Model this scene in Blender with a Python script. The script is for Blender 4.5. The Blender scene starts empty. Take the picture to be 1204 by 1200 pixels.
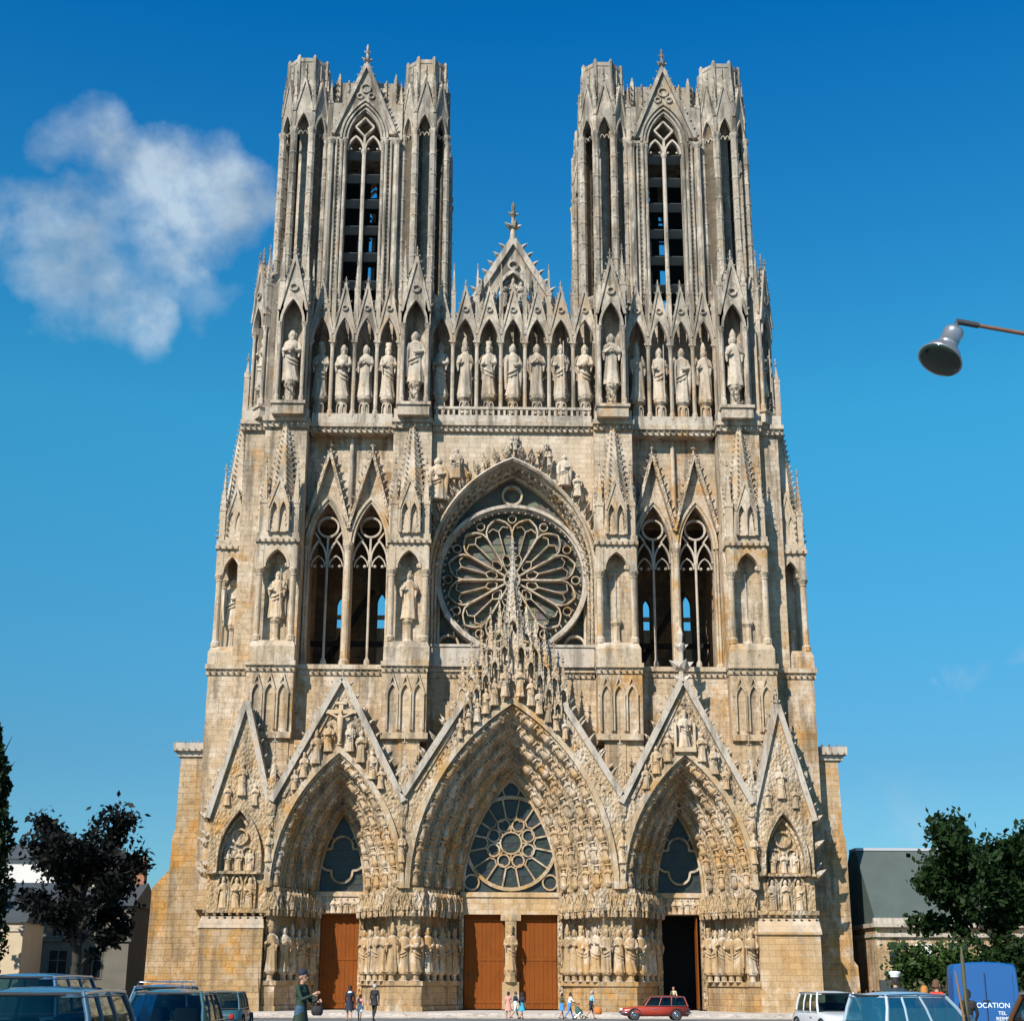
import bpy, math, random
import numpy as np
from mathutils import Vector, Matrix
rnd = random.Random(7)
pi = math.pi
scene = bpy.context.scene
COL = scene.collection
R = math.radians

# ------------------------------------------------------------------ objects
def link(o, parent=None):
    COL.objects.link(o)
    if parent is not None:
        o.parent = parent
    return o

def empty(name, loc=(0, 0, 0), rz=0, parent=None, size=.5):
    o = bpy.data.objects.new(name, None)
    o.empty_display_size = size
    o.location = loc
    o.rotation_euler = (0, 0, rz)
    return link(o, parent)

def tag(o, label=None, cat=None, group=None, kind=None):
    if label: o['label'] = label
    if cat: o['category'] = cat
    if group: o['group'] = group
    if kind: o['kind'] = kind
    return o

YO = [0.0]
YS = [1.0]      # depth scale of the part being built (1 = as drawn)
def inst(name, mesh, parent, loc=(0, 0, 0), rz=0, sc=(1, 1, 1), rot=None):
    o = bpy.data.objects.new(name, mesh)
    o.location = (loc[0], loc[1] * YS[0] + YO[0], loc[2])
    o.rotation_euler = rot if rot else (0, 0, rz)
    o.scale = sc if hasattr(sc, '__len__') else (sc, sc, sc)
    return link(o, parent)

class M:
    """mesh collector"""
    def __init__(s):
        s.v = []; s.f = []; s.mi = []; s.j = 0
    def add(s, vs, fs, mi=0):
        b = len(s.v)
        s.v.extend(tuple(p) for p in vs)
        s.f.extend(tuple(i + b for i in f) for f in fs)
        s.mi.extend([mi] * len(fs))
    def jit(s, y0, y1):
        s.j = (s.j + 1) % 7
        return y0 - .0023 * s.j, y1 + .0019 * s.j
    def box(s, x0, x1, y0, y1, z0, z1, mi=0):
        if x0 > x1: x0, x1 = x1, x0
        if y0 > y1: y0, y1 = y1, y0
        v = [(x, y, z) for z in (z0, z1) for y in (y0, y1) for x in (x0, x1)]
        s.add(v, [(0, 2, 3, 1), (4, 5, 7, 6), (0, 1, 5, 4), (2, 6, 7, 3), (0, 4, 6, 2), (1, 3, 7, 5)], mi)
    def taper(s, x0, x1, y0, y1, z0, z1, ix, iy0, iy1=0, mi=0):
        """box whose top is pulled in: weathered offset"""
        v = [(x0, y0, z0), (x1, y0, z0), (x0, y1, z0), (x1, y1, z0),
             (x0 + ix, y0 + iy0, z1), (x1 - ix, y0 + iy0, z1), (x0 + ix, y1 - iy1, z1), (x1 - ix, y1 - iy1, z1)]
        s.add(v, [(0, 2, 3, 1), (4, 5, 7, 6), (0, 1, 5, 4), (2, 6, 7, 3), (0, 4, 6, 2), (1, 3, 7, 5)], mi)
    def prism(s, pts, d0, d1, axis='y', mi=0):
        """pts in (x,z) extruded along y, or (x,y) extruded along z"""
        n = len(pts)
        if axis == 'y':
            v = [(p[0], d0, p[1]) for p in pts] + [(p[0], d1, p[1]) for p in pts]
        elif axis == 'z':
            v = [(p[0], p[1], d0) for p in pts] + [(p[0], p[1], d1) for p in pts]
        else:
            v = [(d0, p[0], p[1]) for p in pts] + [(d1, p[0], p[1]) for p in pts]
        f = [tuple(range(n)), tuple(range(2 * n - 1, n - 1, -1))]
        f += [(i, i + n, (i + 1) % n + n, (i + 1) % n) for i in range(n)]
        s.add(v, f, mi)
    def grid(s, rows, closed=False, mi=0):
        n = len(rows[0]); v = [p for r in rows for p in r]; f = []
        for j in range(len(rows) - 1):
            for i in range(n if closed else n - 1):
                k = (i + 1) % n
                f.append((j * n + i, j * n + k, (j + 1) * n + k, (j + 1) * n + i))
        s.add(v, f, mi)
    def loft(s, rings, caps=True, mi=0):
        n = len(rings[0])
        s.grid(rings, True, mi)
        if caps:
            s.add(rings[0], [tuple(range(n - 1, -1, -1))], mi)
            s.add(rings[-1], [tuple(range(n))], mi)
    def lathe(s, cx, cy, prof, n=12, rot=0, sx=1, sy=1, mi=0):
        rings = [[(cx + r * sx * math.cos(rot + 2 * pi * i / n), cy + r * sy * math.sin(rot + 2 * pi * i / n), z) for i in range(n)] for r, z in prof]
        s.loft(rings, True, mi)
    def tube(s, path, r, n=6, mi=0, closed=False):
        P = [Vector(p) for p in path]; rings = []; up = Vector((.13, -1, .21)).normalized()
        N = len(P)
        rr = r if hasattr(r, '__len__') else [r] * N
        for i, p in enumerate(P):
            if closed: t = P[(i + 1) % N] - P[i - 1]
            else: t = P[min(i + 1, N - 1)] - P[max(i - 1, 0)]
            if t.length < 1e-9: t = Vector((0, 0, 1))
            t.normalize()
            a = t.cross(up)
            if a.length < .05: a = t.cross(Vector((1, .2, .1)))
            a.normalize(); b = t.cross(a)
            rings.append([p + (a * math.cos(2 * pi * k / n) + b * math.sin(2 * pi * k / n)) * rr[i] for k in range(n)])
        if closed:
            rings.append(rings[0]); s.loft(rings, False, mi)
        else:
            s.loft(rings, True, mi)
    def ball(s, c, r, n=6, sx=1, sy=1, sz=1, mi=0):
        m = max(3, n // 2 + 1)
        rings = []
        for j in range(1, m):
            a = pi * j / m
            rings.append([(c[0] + r * sx * math.sin(a) * math.cos(2 * pi * i / n), c[1] + r * sy * math.sin(a) * math.sin(2 * pi * i / n), c[2] - r * sz * math.cos(a)) for i in range(n)])
        b = len(s.v)
        s.grid(rings, True, mi)
        s.add([(c[0], c[1], c[2] - r * sz)] + rings[0], [(0, 1 + (i + 1) % n, 1 + i) for i in range(n)], mi)
        s.add([(c[0], c[1], c[2] + r * sz)] + rings[-1], [(0, 1 + i, 1 + (i + 1) % n) for i in range(n)], mi)
    def pyr(s, cx, cy, z0, z1, h, n=4, rot=pi / 4, tip=.02, mi=0):
        s.lathe(cx, cy, [(h, z0), (tip, z1)], n, rot, mi=mi)
    def crk(s, p, d, k=.3, mi=0):
        """a crocket: bud thrown outwards and curling up"""
        p = Vector(p); d = Vector(d).normalized()
        side = d.cross(Vector((0, 0, 1)))
        if side.length < .05: side = Vector((1, 0, 0))
        side.normalize()
        up = Vector((0, 0, 1))
        a = p + d * k * .55; t = p + d * k * 1.05 + up * k * .55
        v = [p - up * k * .35, p + up * k * .3, a + side * k * .42 + up * k * .1, a - side * k * .42 + up * k * .1, a - up * k * .2, t, a + up * k * .5]
        s.add(v, [(0, 4, 2), (0, 3, 4), (4, 5, 2), (4, 3, 5), (2, 5, 6), (3, 6, 5), (1, 2, 6), (1, 6, 3), (0, 2, 1), (0, 1, 3)], mi)
    def finial(s, x, y, z, k=1.0, mi=0):
        s.lathe(x, y, [(.10 * k, z), (.09 * k, z + .5 * k), (.26 * k, z + .62 * k), (.09 * k, z + .75 * k), (.08 * k, z + 1.15 * k), (.17 * k, z + 1.3 * k), (.06 * k, z + 1.45 * k), (.1 * k, z + 1.75 * k), (.02 * k, z + 2.0 * k)], 6, 0, mi=mi)
        for a in range(4):
            s.crk((x, y, z + .62 * k), (math.cos(a * pi / 2 + .3), math.sin(a * pi / 2 + .3), 0), .42 * k, mi)
            s.crk((x, y, z + 1.28 * k), (math.cos(a * pi / 2 + .3), math.sin(a * pi / 2 + .3), 0), .26 * k, mi)
    def spire(s, x, y, z0, z1, h, n=4, rot=pi / 4, ck=.22, step=.55, fin=0, mi=0):
        s.pyr(x, y, z0, z1, h, n, rot, .05, mi)
        L = z1 - z0; m = int(L / step)
        for j in range(1, m):
            t = j / m
            for a in range(n):
                ang = rot + 2 * pi * a / n; r = h * (1 - t) + .02
                s.crk((x + r * math.cos(ang), y + r * math.sin(ang), z0 + L * t), (math.cos(ang), math.sin(ang), 0), ck * (1 - .45 * t), mi)
        if fin: s.finial(x, y, z1 - .25 * fin, fin, mi)
    def pinnacle(s, x, y, z0, zs, z1, h, ck=.16, step=.5, fin=.5, mi=0):
        """square shaft z0..zs with gablets, then crocketed spirelet"""
        s.box(x - h, x + h, y - h, y + h, z0, zs, mi)
        s.box(x - h * 1.18, x + h * 1.18, y - h * 1.18, y + h * 1.18, zs, zs + h * .3, mi)
        for k in range(4):
            a = k * pi / 2; c, d = math.cos(a), math.sin(a)
            t = [(-h * 1.1, zs + h * .3), (h * 1.1, zs + h * .3), (0, zs + h * 2.4)]
            v = [(x + c * p[0] + d * h * 1.12, y + d * p[0] - c * h * 1.12, p[1]) for p in t] + [(x + c * p[0] * .3, y + d * p[0] * .3, p[1]) for p in t]
            s.add(v, [(0, 1, 2), (3, 5, 4), (0, 2, 5, 3), (1, 4, 5, 2), (0, 3, 4, 1)], mi)
        s.spire(x, y, zs + h * .3, z1, h * 1.2, 4, pi / 4, ck, step, fin, mi)
    def bar(s, p0, p1, w, y0, y1, mi=0):
        """bar in a facade plane between two (x,z) points"""
        a = Vector((p1[0] - p0[0], p1[1] - p0[1]))
        if a.length < 1e-6: return
        y0, y1 = s.jit(y0, y1)
        a.normalize(); nx, nz = -a.y * w / 2, a.x * w / 2
        s.prism([(p0[0] - nx, p0[1] - nz), (p1[0] - nx, p1[1] - nz), (p1[0] + nx, p1[1] + nz), (p0[0] + nx, p0[1] + nz)], y0, y1, 'y', mi)
    def ring(s, cx, cz, r, t, y0, y1, n=24, a0=0, a1=2 * pi, mi=0):
        full = abs(a1 - a0) > 6.28
        y0, y1 = s.jit(y0, y1)
        rows = []
        for i in range(n + (0 if full else 1)):
            a = a0 + (a1 - a0) * i / n; c, d = math.cos(a), math.sin(a)
            rows.append([(cx + (r + t / 2) * c, y0, cz + (r + t / 2) * d), (cx + (r - t / 2) * c, y0, cz + (r - t / 2) * d), (cx + (r - t / 2) * c, y1, cz + (r - t / 2) * d), (cx + (r + t / 2) * c, y1, cz + (r + t / 2) * d)])
        if full: rows.append(rows[0])
        s.grid(rows, True, mi)
        if not full:
            s.add(rows[0], [(3, 2, 1, 0)], mi); s.add(rows[-1], [(0, 1, 2, 3)], mi)
    def xf(s, mat, i0=0):
        s.v[i0:] = [tuple(mat @ Vector(p)) for p in s.v[i0:]]
    def mesh(s, name, mats, smooth=False):
        me = bpy.data.meshes.new(name)
        me.from_pydata(s.v if YS[0] == 1 and YO[0] == 0 else [(a, b * YS[0] + YO[0], c) for a, b, c in s.v], [], s.f)
        for m in (mats if isinstance(mats, (list, tuple)) else [mats]):
            me.materials.append(m)
        if any(s.mi): me.polygons.foreach_set('material_index', s.mi)
        if smooth: me.polygons.foreach_set('use_smooth', [True] * len(s.f))
        me.validate(); me.update()
        return me
    def build(s, name, mats, parent=None, smooth=False, loc=(0, 0, 0), rz=0):
        o = bpy.data.objects.new(name, s.mesh(name, mats, smooth))
        o.location = loc; o.rotation_euler = (0, 0, rz)
        return link(o, parent)

def arch(w, h, n=10):
    """pointed arch from (-w,0) over (0,h) to (w,0)"""
    h = max(h, w * 1.0001)
    Rr = (h * h / w + w) / 2; c = Rr - w
    t1 = math.acos(max(-1, min(1, c / Rr)))
    right = [(-c + Rr * math.cos(t1 * i / n), Rr * math.sin(t1 * i / n)) for i in range(n + 1)]
    left = [(-x, z) for x, z in right]
    return left + right[::-1][1:]

def off(w, h, t):
    Rr = (h * h / w + w) / 2; c = Rr - w
    return w - t, math.sqrt(max((Rr - t) ** 2 - c * c, .01))

def arch_loft(m, prof, cx, n=10, legz=None, closed=False, mi=0):
    """prof: (w,h,y,zs) stations from outside in"""
    rows = []
    for (w, h, y, zs) in prof:
        r = [(cx + x, y, zs + z) for x, z in arch(w, h, n)]
        if legz is not None:
            r = [(cx - w, y, legz)] + r + [(cx + w, y, legz)]
        rows.append(r)
    if closed: rows.append(rows[0])
    m.grid(rows, False, mi)
    if closed:
        k = len(rows) - 1
        m.add([rows[j][0] for j in range(k)], [tuple(range(k))], mi)
        m.add([rows[j][-1] for j in range(k)], [tuple(range(k - 1, -1, -1))], mi)

def arch_bar(m, cx, zs, w, h, t, y0, y1, n=8, legz=None, mi=0):
    w2, h2 = off(w, h, t)
    y0, y1 = m.jit(y0, y1)
    arch_loft(m, [(w, h, y1, zs), (w, h, y0, zs), (w2, h2, y0, zs), (w2, h2, y1, zs)], cx, n, legz, True, mi)

def arch_wall(m, x0, x1, zb, zt, ops, y0, y1, n=10, top=None, mi=0):
    """wall with pointed openings ops=[(cx,w,zs,h)] that reach its bottom edge"""
    p = [(x0, zb)]
    for cx, w, zs, h in ops:
        p.append((cx - w, zb)); p += [(cx + x, zs + z) for x, z in arch(w, h, n)]; p.append((cx + w, zb))
    p.append((x1, zb)); p += (top if top else [(x1, zt), (x0, zt)])
    m.prism(p[::-1], y0, y1, 'y', mi)

def bumps(m, x0, x1, y, z, step=.4, k=.3, mi=0, d=(0, -1, 0)):
    n = max(1, int(abs(x1 - x0) / step))
    for i in range(n):
        m.crk((x0 + (x1 - x0) * (i + .5) / n, y, z), d, k, mi)

# ------------------------------------------------------------------ materials
def newmat(name):
    m = bpy.data.materials.new(name); m.use_nodes = True
    nt = m.node_tree; b = nt.nodes['Principled BSDF']
    return m, nt, b

class NT:
    def __init__(s, nt): s.nt = nt
    def n(s, t, **kw):
        x = s.nt.nodes.new(t)
        for k, v in kw.items(): setattr(x, k, v)
        return x
    def l(s, a, b): s.nt.links.new(a, b)
    def math(s, op, a, b=None, clamp=False):
        x = s.n('ShaderNodeMath', operation=op, use_clamp=clamp)
        for i, v in enumerate((a, b)):
            if v is None: continue
            if isinstance(v, (int, float)): x.inputs[i].default_value = v
            else: s.l(v, x.inputs[i])
        return x.outputs[0]
    def mix(s, fac, a, b, bt='MIX'):
        x = s.n('ShaderNodeMix', data_type='RGBA', blend_type=bt)
        for i, v in ((0, fac), (6, a), (7, b)):
            if isinstance(v, (int, float)): x.inputs[i].default_value = v
            elif isinstance(v, tuple): x.inputs[i].default_value = (*v[:3], 1)
            else: s.l(v, x.inputs[i])
        return x.outputs[2]
    def rng(s, v, a, b, c=0, d=1, smooth=True):
        x = s.n('ShaderNodeMapRange'); x.interpolation_type = 'SMOOTHSTEP' if smooth else 'LINEAR'
        s.l(v, x.inputs[0])
        for i, k in enumerate((a, b, c, d)): x.inputs[i + 1].default_value = k
        return x.outputs[0]
    def noise(s, vec, scale, detail=4, rough=.6, dist=0):
        x = s.n('ShaderNodeTexNoise'); x.inputs['Scale'].default_value = scale
        x.inputs['Detail'].default_value = detail; x.inputs['Roughness'].default_value = rough; x.inputs['Distortion'].default_value = dist
        if vec is not None: s.l(vec, x.inputs['Vector'])
        return x.outputs['Fac']
    def mapv(s, vec, sc):
        x = s.n('ShaderNodeVectorMath', operation='MULTIPLY'); s.l(vec, x.inputs[0]); x.inputs[1].default_value = sc
        return x.outputs[0]

def stone(name, tint=(1, 1, 1), brick=True, carve=0.0, grime=1.0, flat=None, pale=.66, bump=.5, orange=1.0, floor=False):
    m, nt, b = newmat(name); q = NT(nt)
    geo = q.n('ShaderNodeNewGeometry'); pos = geo.outputs['Position']
    sep = q.n('ShaderNodeSeparateXYZ'); q.l(pos, sep.inputs[0]); z = sep.outputs['Z']
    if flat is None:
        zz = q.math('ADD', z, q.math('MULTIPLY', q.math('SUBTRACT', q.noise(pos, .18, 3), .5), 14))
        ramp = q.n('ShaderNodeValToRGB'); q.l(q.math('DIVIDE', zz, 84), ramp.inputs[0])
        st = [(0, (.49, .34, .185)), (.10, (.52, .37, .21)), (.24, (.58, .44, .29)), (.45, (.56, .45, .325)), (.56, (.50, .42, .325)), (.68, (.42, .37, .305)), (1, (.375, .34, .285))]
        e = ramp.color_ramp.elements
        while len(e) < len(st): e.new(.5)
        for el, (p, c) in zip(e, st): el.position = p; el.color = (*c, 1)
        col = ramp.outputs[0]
    else:
        rg = q.n('ShaderNodeRGB'); rg.outputs[0].default_value = (*flat, 1); col = rg.outputs[0]
    col = q.mix(1.0, col, tint, 'MULTIPLY')
    n1 = q.noise(pos, .33, 5, .65)
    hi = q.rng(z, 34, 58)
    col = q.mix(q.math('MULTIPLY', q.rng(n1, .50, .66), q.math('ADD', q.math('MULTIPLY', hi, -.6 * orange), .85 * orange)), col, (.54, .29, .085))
    n1b = q.noise(q.mapv(pos, (1, 1, .8)), .62, 5, .7)
    col = q.mix(q.math('MULTIPLY', q.rng(n1b, .48, .62), pale), col, (.74, .64, .52))
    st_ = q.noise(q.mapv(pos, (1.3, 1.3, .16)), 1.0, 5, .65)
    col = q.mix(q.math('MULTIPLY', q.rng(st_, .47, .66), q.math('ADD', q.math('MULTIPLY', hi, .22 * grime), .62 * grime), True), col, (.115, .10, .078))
    n3 = q.noise(pos, 3.2, 5, .7)
    col = q.mix(q.math('MULTIPLY', q.rng(n3, .50, .72), .62 * grime), col, (.14, .105, .068))
    hgt = q.noise(pos, 7, 5, .65)
    h = q.math('MULTIPLY', hgt, .06)
    if brick:
        cx = q.n('ShaderNodeCombineXYZ')
        q.l(q.math('ADD', sep.outputs['X'], q.math('MULTIPLY', sep.outputs['Y'], .93)), cx.inputs[0]); q.l(sep.outputs['Y'] if floor else z, cx.inputs[1])
        if floor: q.l(sep.outputs['X'], cx.inputs[0])
        br = q.n('ShaderNodeTexBrick'); q.l(cx.outputs[0], br.inputs['Vector'])
        br.inputs['Scale'].default_value = 1; br.inputs['Brick Width'].default_value = .95; br.inputs['Row Height'].default_value = .42
        br.inputs['Mortar Size'].default_value = .022; br.inputs['Mortar Smooth'].default_value = .4; br.inputs['Bias'].default_value = 0
        br.inputs['Color1'].default_value = (.90, .87, .83, 1); br.inputs['Color2'].default_value = (1.10, 1.08, 1.06, 1); br.inputs['Mortar'].default_value = (.80, .75, .69, 1)
        col = q.mix(1.0, col, br.outputs['Color'], 'MULTIPLY')
        h = q.math('SUBTRACT', h, q.math('MULTIPLY', br.outputs['Fac'], .022))
    if carve:
        vo = q.n('ShaderNodeTexVoronoi'); vo.inputs['Scale'].default_value = 4.2; q.l(q.mapv(pos, (1.25, 1.25, .8)), vo.inputs['Vector'])
        h = q.math('ADD', h, q.math('MULTIPLY', vo.outputs['Distance'], -.30 * carve))
        h = q.math('ADD', h, q.math('MULTIPLY', q.noise(pos, 4.3, 4), .22 * carve))
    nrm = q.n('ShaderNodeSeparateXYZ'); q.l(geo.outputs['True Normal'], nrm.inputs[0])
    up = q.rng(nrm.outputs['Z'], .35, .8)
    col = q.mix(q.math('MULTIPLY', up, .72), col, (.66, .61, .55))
    col = q.mix(1.0, col, (.78, .77, .76), 'MULTIPLY')
    q.l(col, b.inputs['Base Color'])
    b.inputs['Roughness'].default_value = .93; b.inputs['Specular IOR Level'].default_value = .2
    bp = q.n('ShaderNodeBump'); bp.inputs['Strength'].default_value = bump; bp.inputs['Distance'].default_value = 1.0
    q.l(h, bp.inputs['Height']); q.l(bp.outputs[0], b.inputs['Normal'])
    return m

def plain(name, c, rough=.6, metal=0, spec=.5, var=.0, vscale=3.0, coat=0, bump=0):
    m, nt, b = newmat(name); q = NT(nt)
    b.inputs['Base Color'].default_value = (*c, 1); b.inputs['Roughness'].default_value = rough
    b.inputs['Metallic'].default_value = metal; b.inputs['Specular IOR Level'].default_value = spec
    if coat: b.inputs['Coat Weight'].default_value = coat; b.inputs['Coat Roughness'].default_value = .05
    if var or bump:
        tc = q.n('ShaderNodeTexCoord'); f = q.noise(tc.outputs['Object'], vscale, 5, .65)
        if var:
            q.l(q.mix(f, tuple(k * (1 - var) for k in c), tuple(min(1, k * (1 + var)) for k in c)), b.inputs['Base Color'])
        if bump:
            bp = q.n('ShaderNodeBump'); bp.inputs['Strength'].default_value = bump; bp.inputs['Distance'].default_value = .05
            q.l(f, bp.inputs['Height']); q.l(bp.outputs[0], b.inputs['Normal'])
    return m

def church_glass(name, c1, c2, scale, rough):
    """leaded glass seen from outside: small dull panes"""
    m, nt, b = newmat(name); q = NT(nt)
    geo = q.n('ShaderNodeNewGeometry'); pos = geo.outputs['Position']
    vo = q.n('ShaderNodeTexVoronoi'); vo.inputs['Scale'].default_value = scale; q.l(pos, vo.inputs['Vector'])
    f = q.noise(pos, .9, 4)
    col = q.mix(f, c1, c2)
    col = q.mix(.35, col, q.mix(1.0, vo.outputs['Color'], c2, 'MULTIPLY'))
    q.l(col, b.inputs['Base Color']); b.inputs['Roughness'].default_value = rough
    bp = q.n('ShaderNodeBump'); bp.inputs['Strength'].default_value = .5; bp.inputs['Distance'].default_value = .05
    q.l(vo.outputs['Distance'], bp.inputs['Height']); q.l(bp.outputs[0], b.inputs['Normal'])
    return m

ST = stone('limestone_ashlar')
STC = stone('limestone_carved', brick=False, carve=.7, bump=.7)
STM = stone('limestone_moulded', brick=False, bump=.5)
STS = stone('limestone_statue', tint=(1.16, 1.16, 1.17), brick=False, bump=.35, grime=.8, orange=.7)
STO = stone('limestone_rubble', tint=(.90, .86, .78), bump=.9, grime=.9, orange=1.5, pale=.3)
STP = stone('limestone_pale_coping', brick=False, flat=(.57, .50, .415), grime=.9, pale=.4, orange=.35)
STL = stone('limestone_pale_ashlar', tint=(1.14, 1.13, 1.12), grime=.5, orange=.5, pale=.6)
G_ROSE = church_glass('rose_leaded_glass', (.075, .078, .056), (.15, .145, .105), 2.4, .65)
SHADED = stone('shaded_interior_stone', flat=(.14, .115, .085), grime=1.0, orange=.5, pale=.1)  # dark tone stands in for shade in the tower rooms and turret slits
G_TYMP = church_glass('tympanum_leaded_glass', (.012, .018, .016), (.032, .044, .038), 2.6, .45)
SLATE = plain('slate', (.05, .06, .068), .6, var=.35, vscale=1.2)
LOUV = plain('slate_louvre', (.10, .115, .12), .6, var=.3)
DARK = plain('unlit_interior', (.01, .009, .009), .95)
LEAD = plain('lead_bars', (.04, .04, .04), .6)

def wood(name, c):
    m, nt, b = newmat(name); q = NT(nt)
    geo = q.n('ShaderNodeNewGeometry'); pos = geo.outputs['Position']
    f = q.noise(q.mapv(pos, (9, 9, .7)), 1.0, 6, .7)
    g = q.noise(pos, .8, 4)
    col = q.mix(f, tuple(k * .72 for k in c), tuple(k * 1.2 for k in c))
    col = q.mix(q.math('MULTIPLY', q.rng(g, .4, .8), .5), col, tuple(k * .6 for k in c))
    q.l(col, b.inputs['Base Color']); b.inputs['Roughness'].default_value = .7; b.inputs['Specular IOR Level'].default_value = .15
    return m
DOORW = wood('varnished_oak', (.20, .054, .007))
# ------------------------------------------------------------------ carved figures
def statue_mesh(kind, n=30, seed=0):
    rr = random.Random(seed); m = M(); rings = []
    prof = [(0, .150, .12), (.015, .155, .125), (.05, .145, .115), (.12, .134, .108), (.22, .124, .10), (.33, .118, .095), (.44, .116, .09), (.53, .112, .085), (.58, .116, .083), (.64, .124, .083), (.70, .134, .082), (.745, .128, .078), (.775, .105, .07), (.80, .068, .055), (.818, .046, .046), (.845, .044, .045)]
    ph = rr.random() * 6; tw = rr.uniform(-5, 5); sway = rr.uniform(-.035, .035); nf = rr.choice((7, 8, 9)); n2 = rr.uniform(-3, 3)
    for z, a, b in prof:
        fold = .20 * max(0, 1 - z / .72) ** .7 + .03
        sx = sway * math.sin(z * pi / .84)
        def rad(t):
            w = math.sin(nf * t + ph + tw * z) + .5 * math.sin(13 * t + n2 + 3 * z)
            over = .05 * math.sin(3 * t + 9 * z + n2) if .25 < z < .72 else 0
            return 1 + fold * (abs(w) ** .7 * (1 if w > 0 else -1)) * .55 + over
        rings.append([(sx + a * math.cos(t) * rad(t), b * math.sin(t) * rad(t), z) for t in [2 * pi * i / n for i in range(n)]])
    m.loft(rings)
    # mantle hem thrown across the front
    e = (-1 if seed % 2 else 1)
    if seed % 3 != 1:
        d = rr.uniform(-.06, .04)
        m.tube([(-.12 * e, -.04, .56 + d), (-.06 * e, -.095, .50 + d), (.03 * e, -.105, .45 + d), (.09 * e, -.075, .43 + d), (.12 * e, -.02, .43 + d)], [.012, .02, .022, .018, .008], 6)
        m.tube([(-.11 * e, -.05, .50 + d), (-.03 * e, -.105, .40 + d), (.06 * e, -.095, .36 + d), (.12 * e, -.03, .36 + d)], [.008, .016, .016, .008], 6)
    m.lathe(0, -.008, [(.02, .815), (.045, .835), (.058, .875), (.060, .91), (.05, .955), (.03, .985), (.008, 1.0)], 10, sy=1.1)
    m.add([(-.013, -.06, .89), (.013, -.06, .89), (0, -.088, .885), (0, -.06, .925)], [(0, 1, 2), (1, 3, 2), (3, 0, 2)])
    if kind in ('king', 'staff', 'book'): m.lathe(0, -.035, [(.035, .80), (.04, .85), (.03, .87)], 7)     # beard
    for s in (-1, 1): m.lathe(s * .045, .012, [(.02, .83), (.03, .88), (.03, .93), (.01, .96)], 6)         # hair
    if kind != 'cloak' and kind != 'angel':
        a = {'king': .60, 'mitre': .64, 'book': .57, 'staff': .58, 'pray': .66}[kind]
        for s in (-1, 1):
            hx = s * .02 if kind == 'pray' else s * .06
            hz = a if not (kind in ('staff', 'mitre') and s > 0) else a + .12
            m.tube([(s * .105, 0, .755), (s * .135, -.02, .66), (s * .145, -.055, .59), (s * .10, -.12, LP_(.575, hz, .5)), (hx, -.145, hz)], [.036, .042, .044, .036, .022], 8)
            m.tube([(s * .135, -.07, .58), (s * .125, -.085, .45)], [.035, .012], 6)      # hanging sleeve
            m.ball((hx, -.15, hz + .01), .024, 6)
    if kind == 'book': m.box(-.055, .055, -.185, -.155, .54, .65)
    if kind == 'staff': m.tube([(.075, -.165, .02), (.075, -.165, 1.0)], .012, 5)
    if kind == 'king': m.lathe(0, -.008, [(.058, .955), (.066, 1.03), (.05, 1.03), (.045, .96)], 8)
    if kind == 'mitre': m.lathe(0, -.008, [(.055, .95), (.06, 1.0), (.03, 1.08), (.005, 1.12)], 8)
    if kind == 'angel':
        for s in (-1, 1):
            m.add([(s * .06, .06, .8), (s * .19, .09, .92), (s * .22, .09, .6), (s * .15, .08, .25), (s * .08, .06, .5), (s * .13, .13, .7)], [(0, 1, 5), (1, 2, 5), (2, 3, 5), (3, 4, 5), (4, 0, 5)])
            m.tube([(s * .105, 0, .75), (s * .14, -.04, .6), (s * .04, -.14, .66)], [.04, .042, .022], 7)
    if kind == 'cloak':
        for s in (-1, 1):
            m.tube([(s * .10, 0, .76), (s * .15, -.01, .62), (s * .15, -.02, .4), (s * .14, 0, .12)], [.04, .05, .045, .03], 8)
        m.tube([(.12, -.06, .6), (.03, -.14, .55), (-.02, -.145, .56)], [.04, .034, .022], 7)
    return m
LP_ = lambda a, b, t: a + (b - a) * t

SM = {k: statue_mesh(k, 30, i).mesh('statue_' + k, STS, True) for i, k in enumerate(('king', 'mitre', 'book', 'staff', 'pray', 'cloak', 'angel'))}
KINDS = list(SM)
STD = stone('limestone_statue_golden', tint=(1.02, .98, .93), brick=False, bump=.4, grime=1.0)
SMD = {}
for k, me in SM.items():
    c = me.copy(); c.materials[0] = STD; SMD[k] = c

def seated_mesh():
    m = statue_mesh('pray', 12, 4)
    m.v = [(x * 1.35, y * 1.25, z * 1.02) for x, y, z in m.v]
    m.lathe(0, .0, [(.10, -.22), (.22, -.12), (.24, -.02)], 7)      # corbel under the feet
    m.lathe(0, .03, [(.12, 1.02), (.23, 1.05), (.20, 1.13), (.10, 1.16)], 7)      # canopy over the head
    return m
SEAT = seated_mesh()

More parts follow.
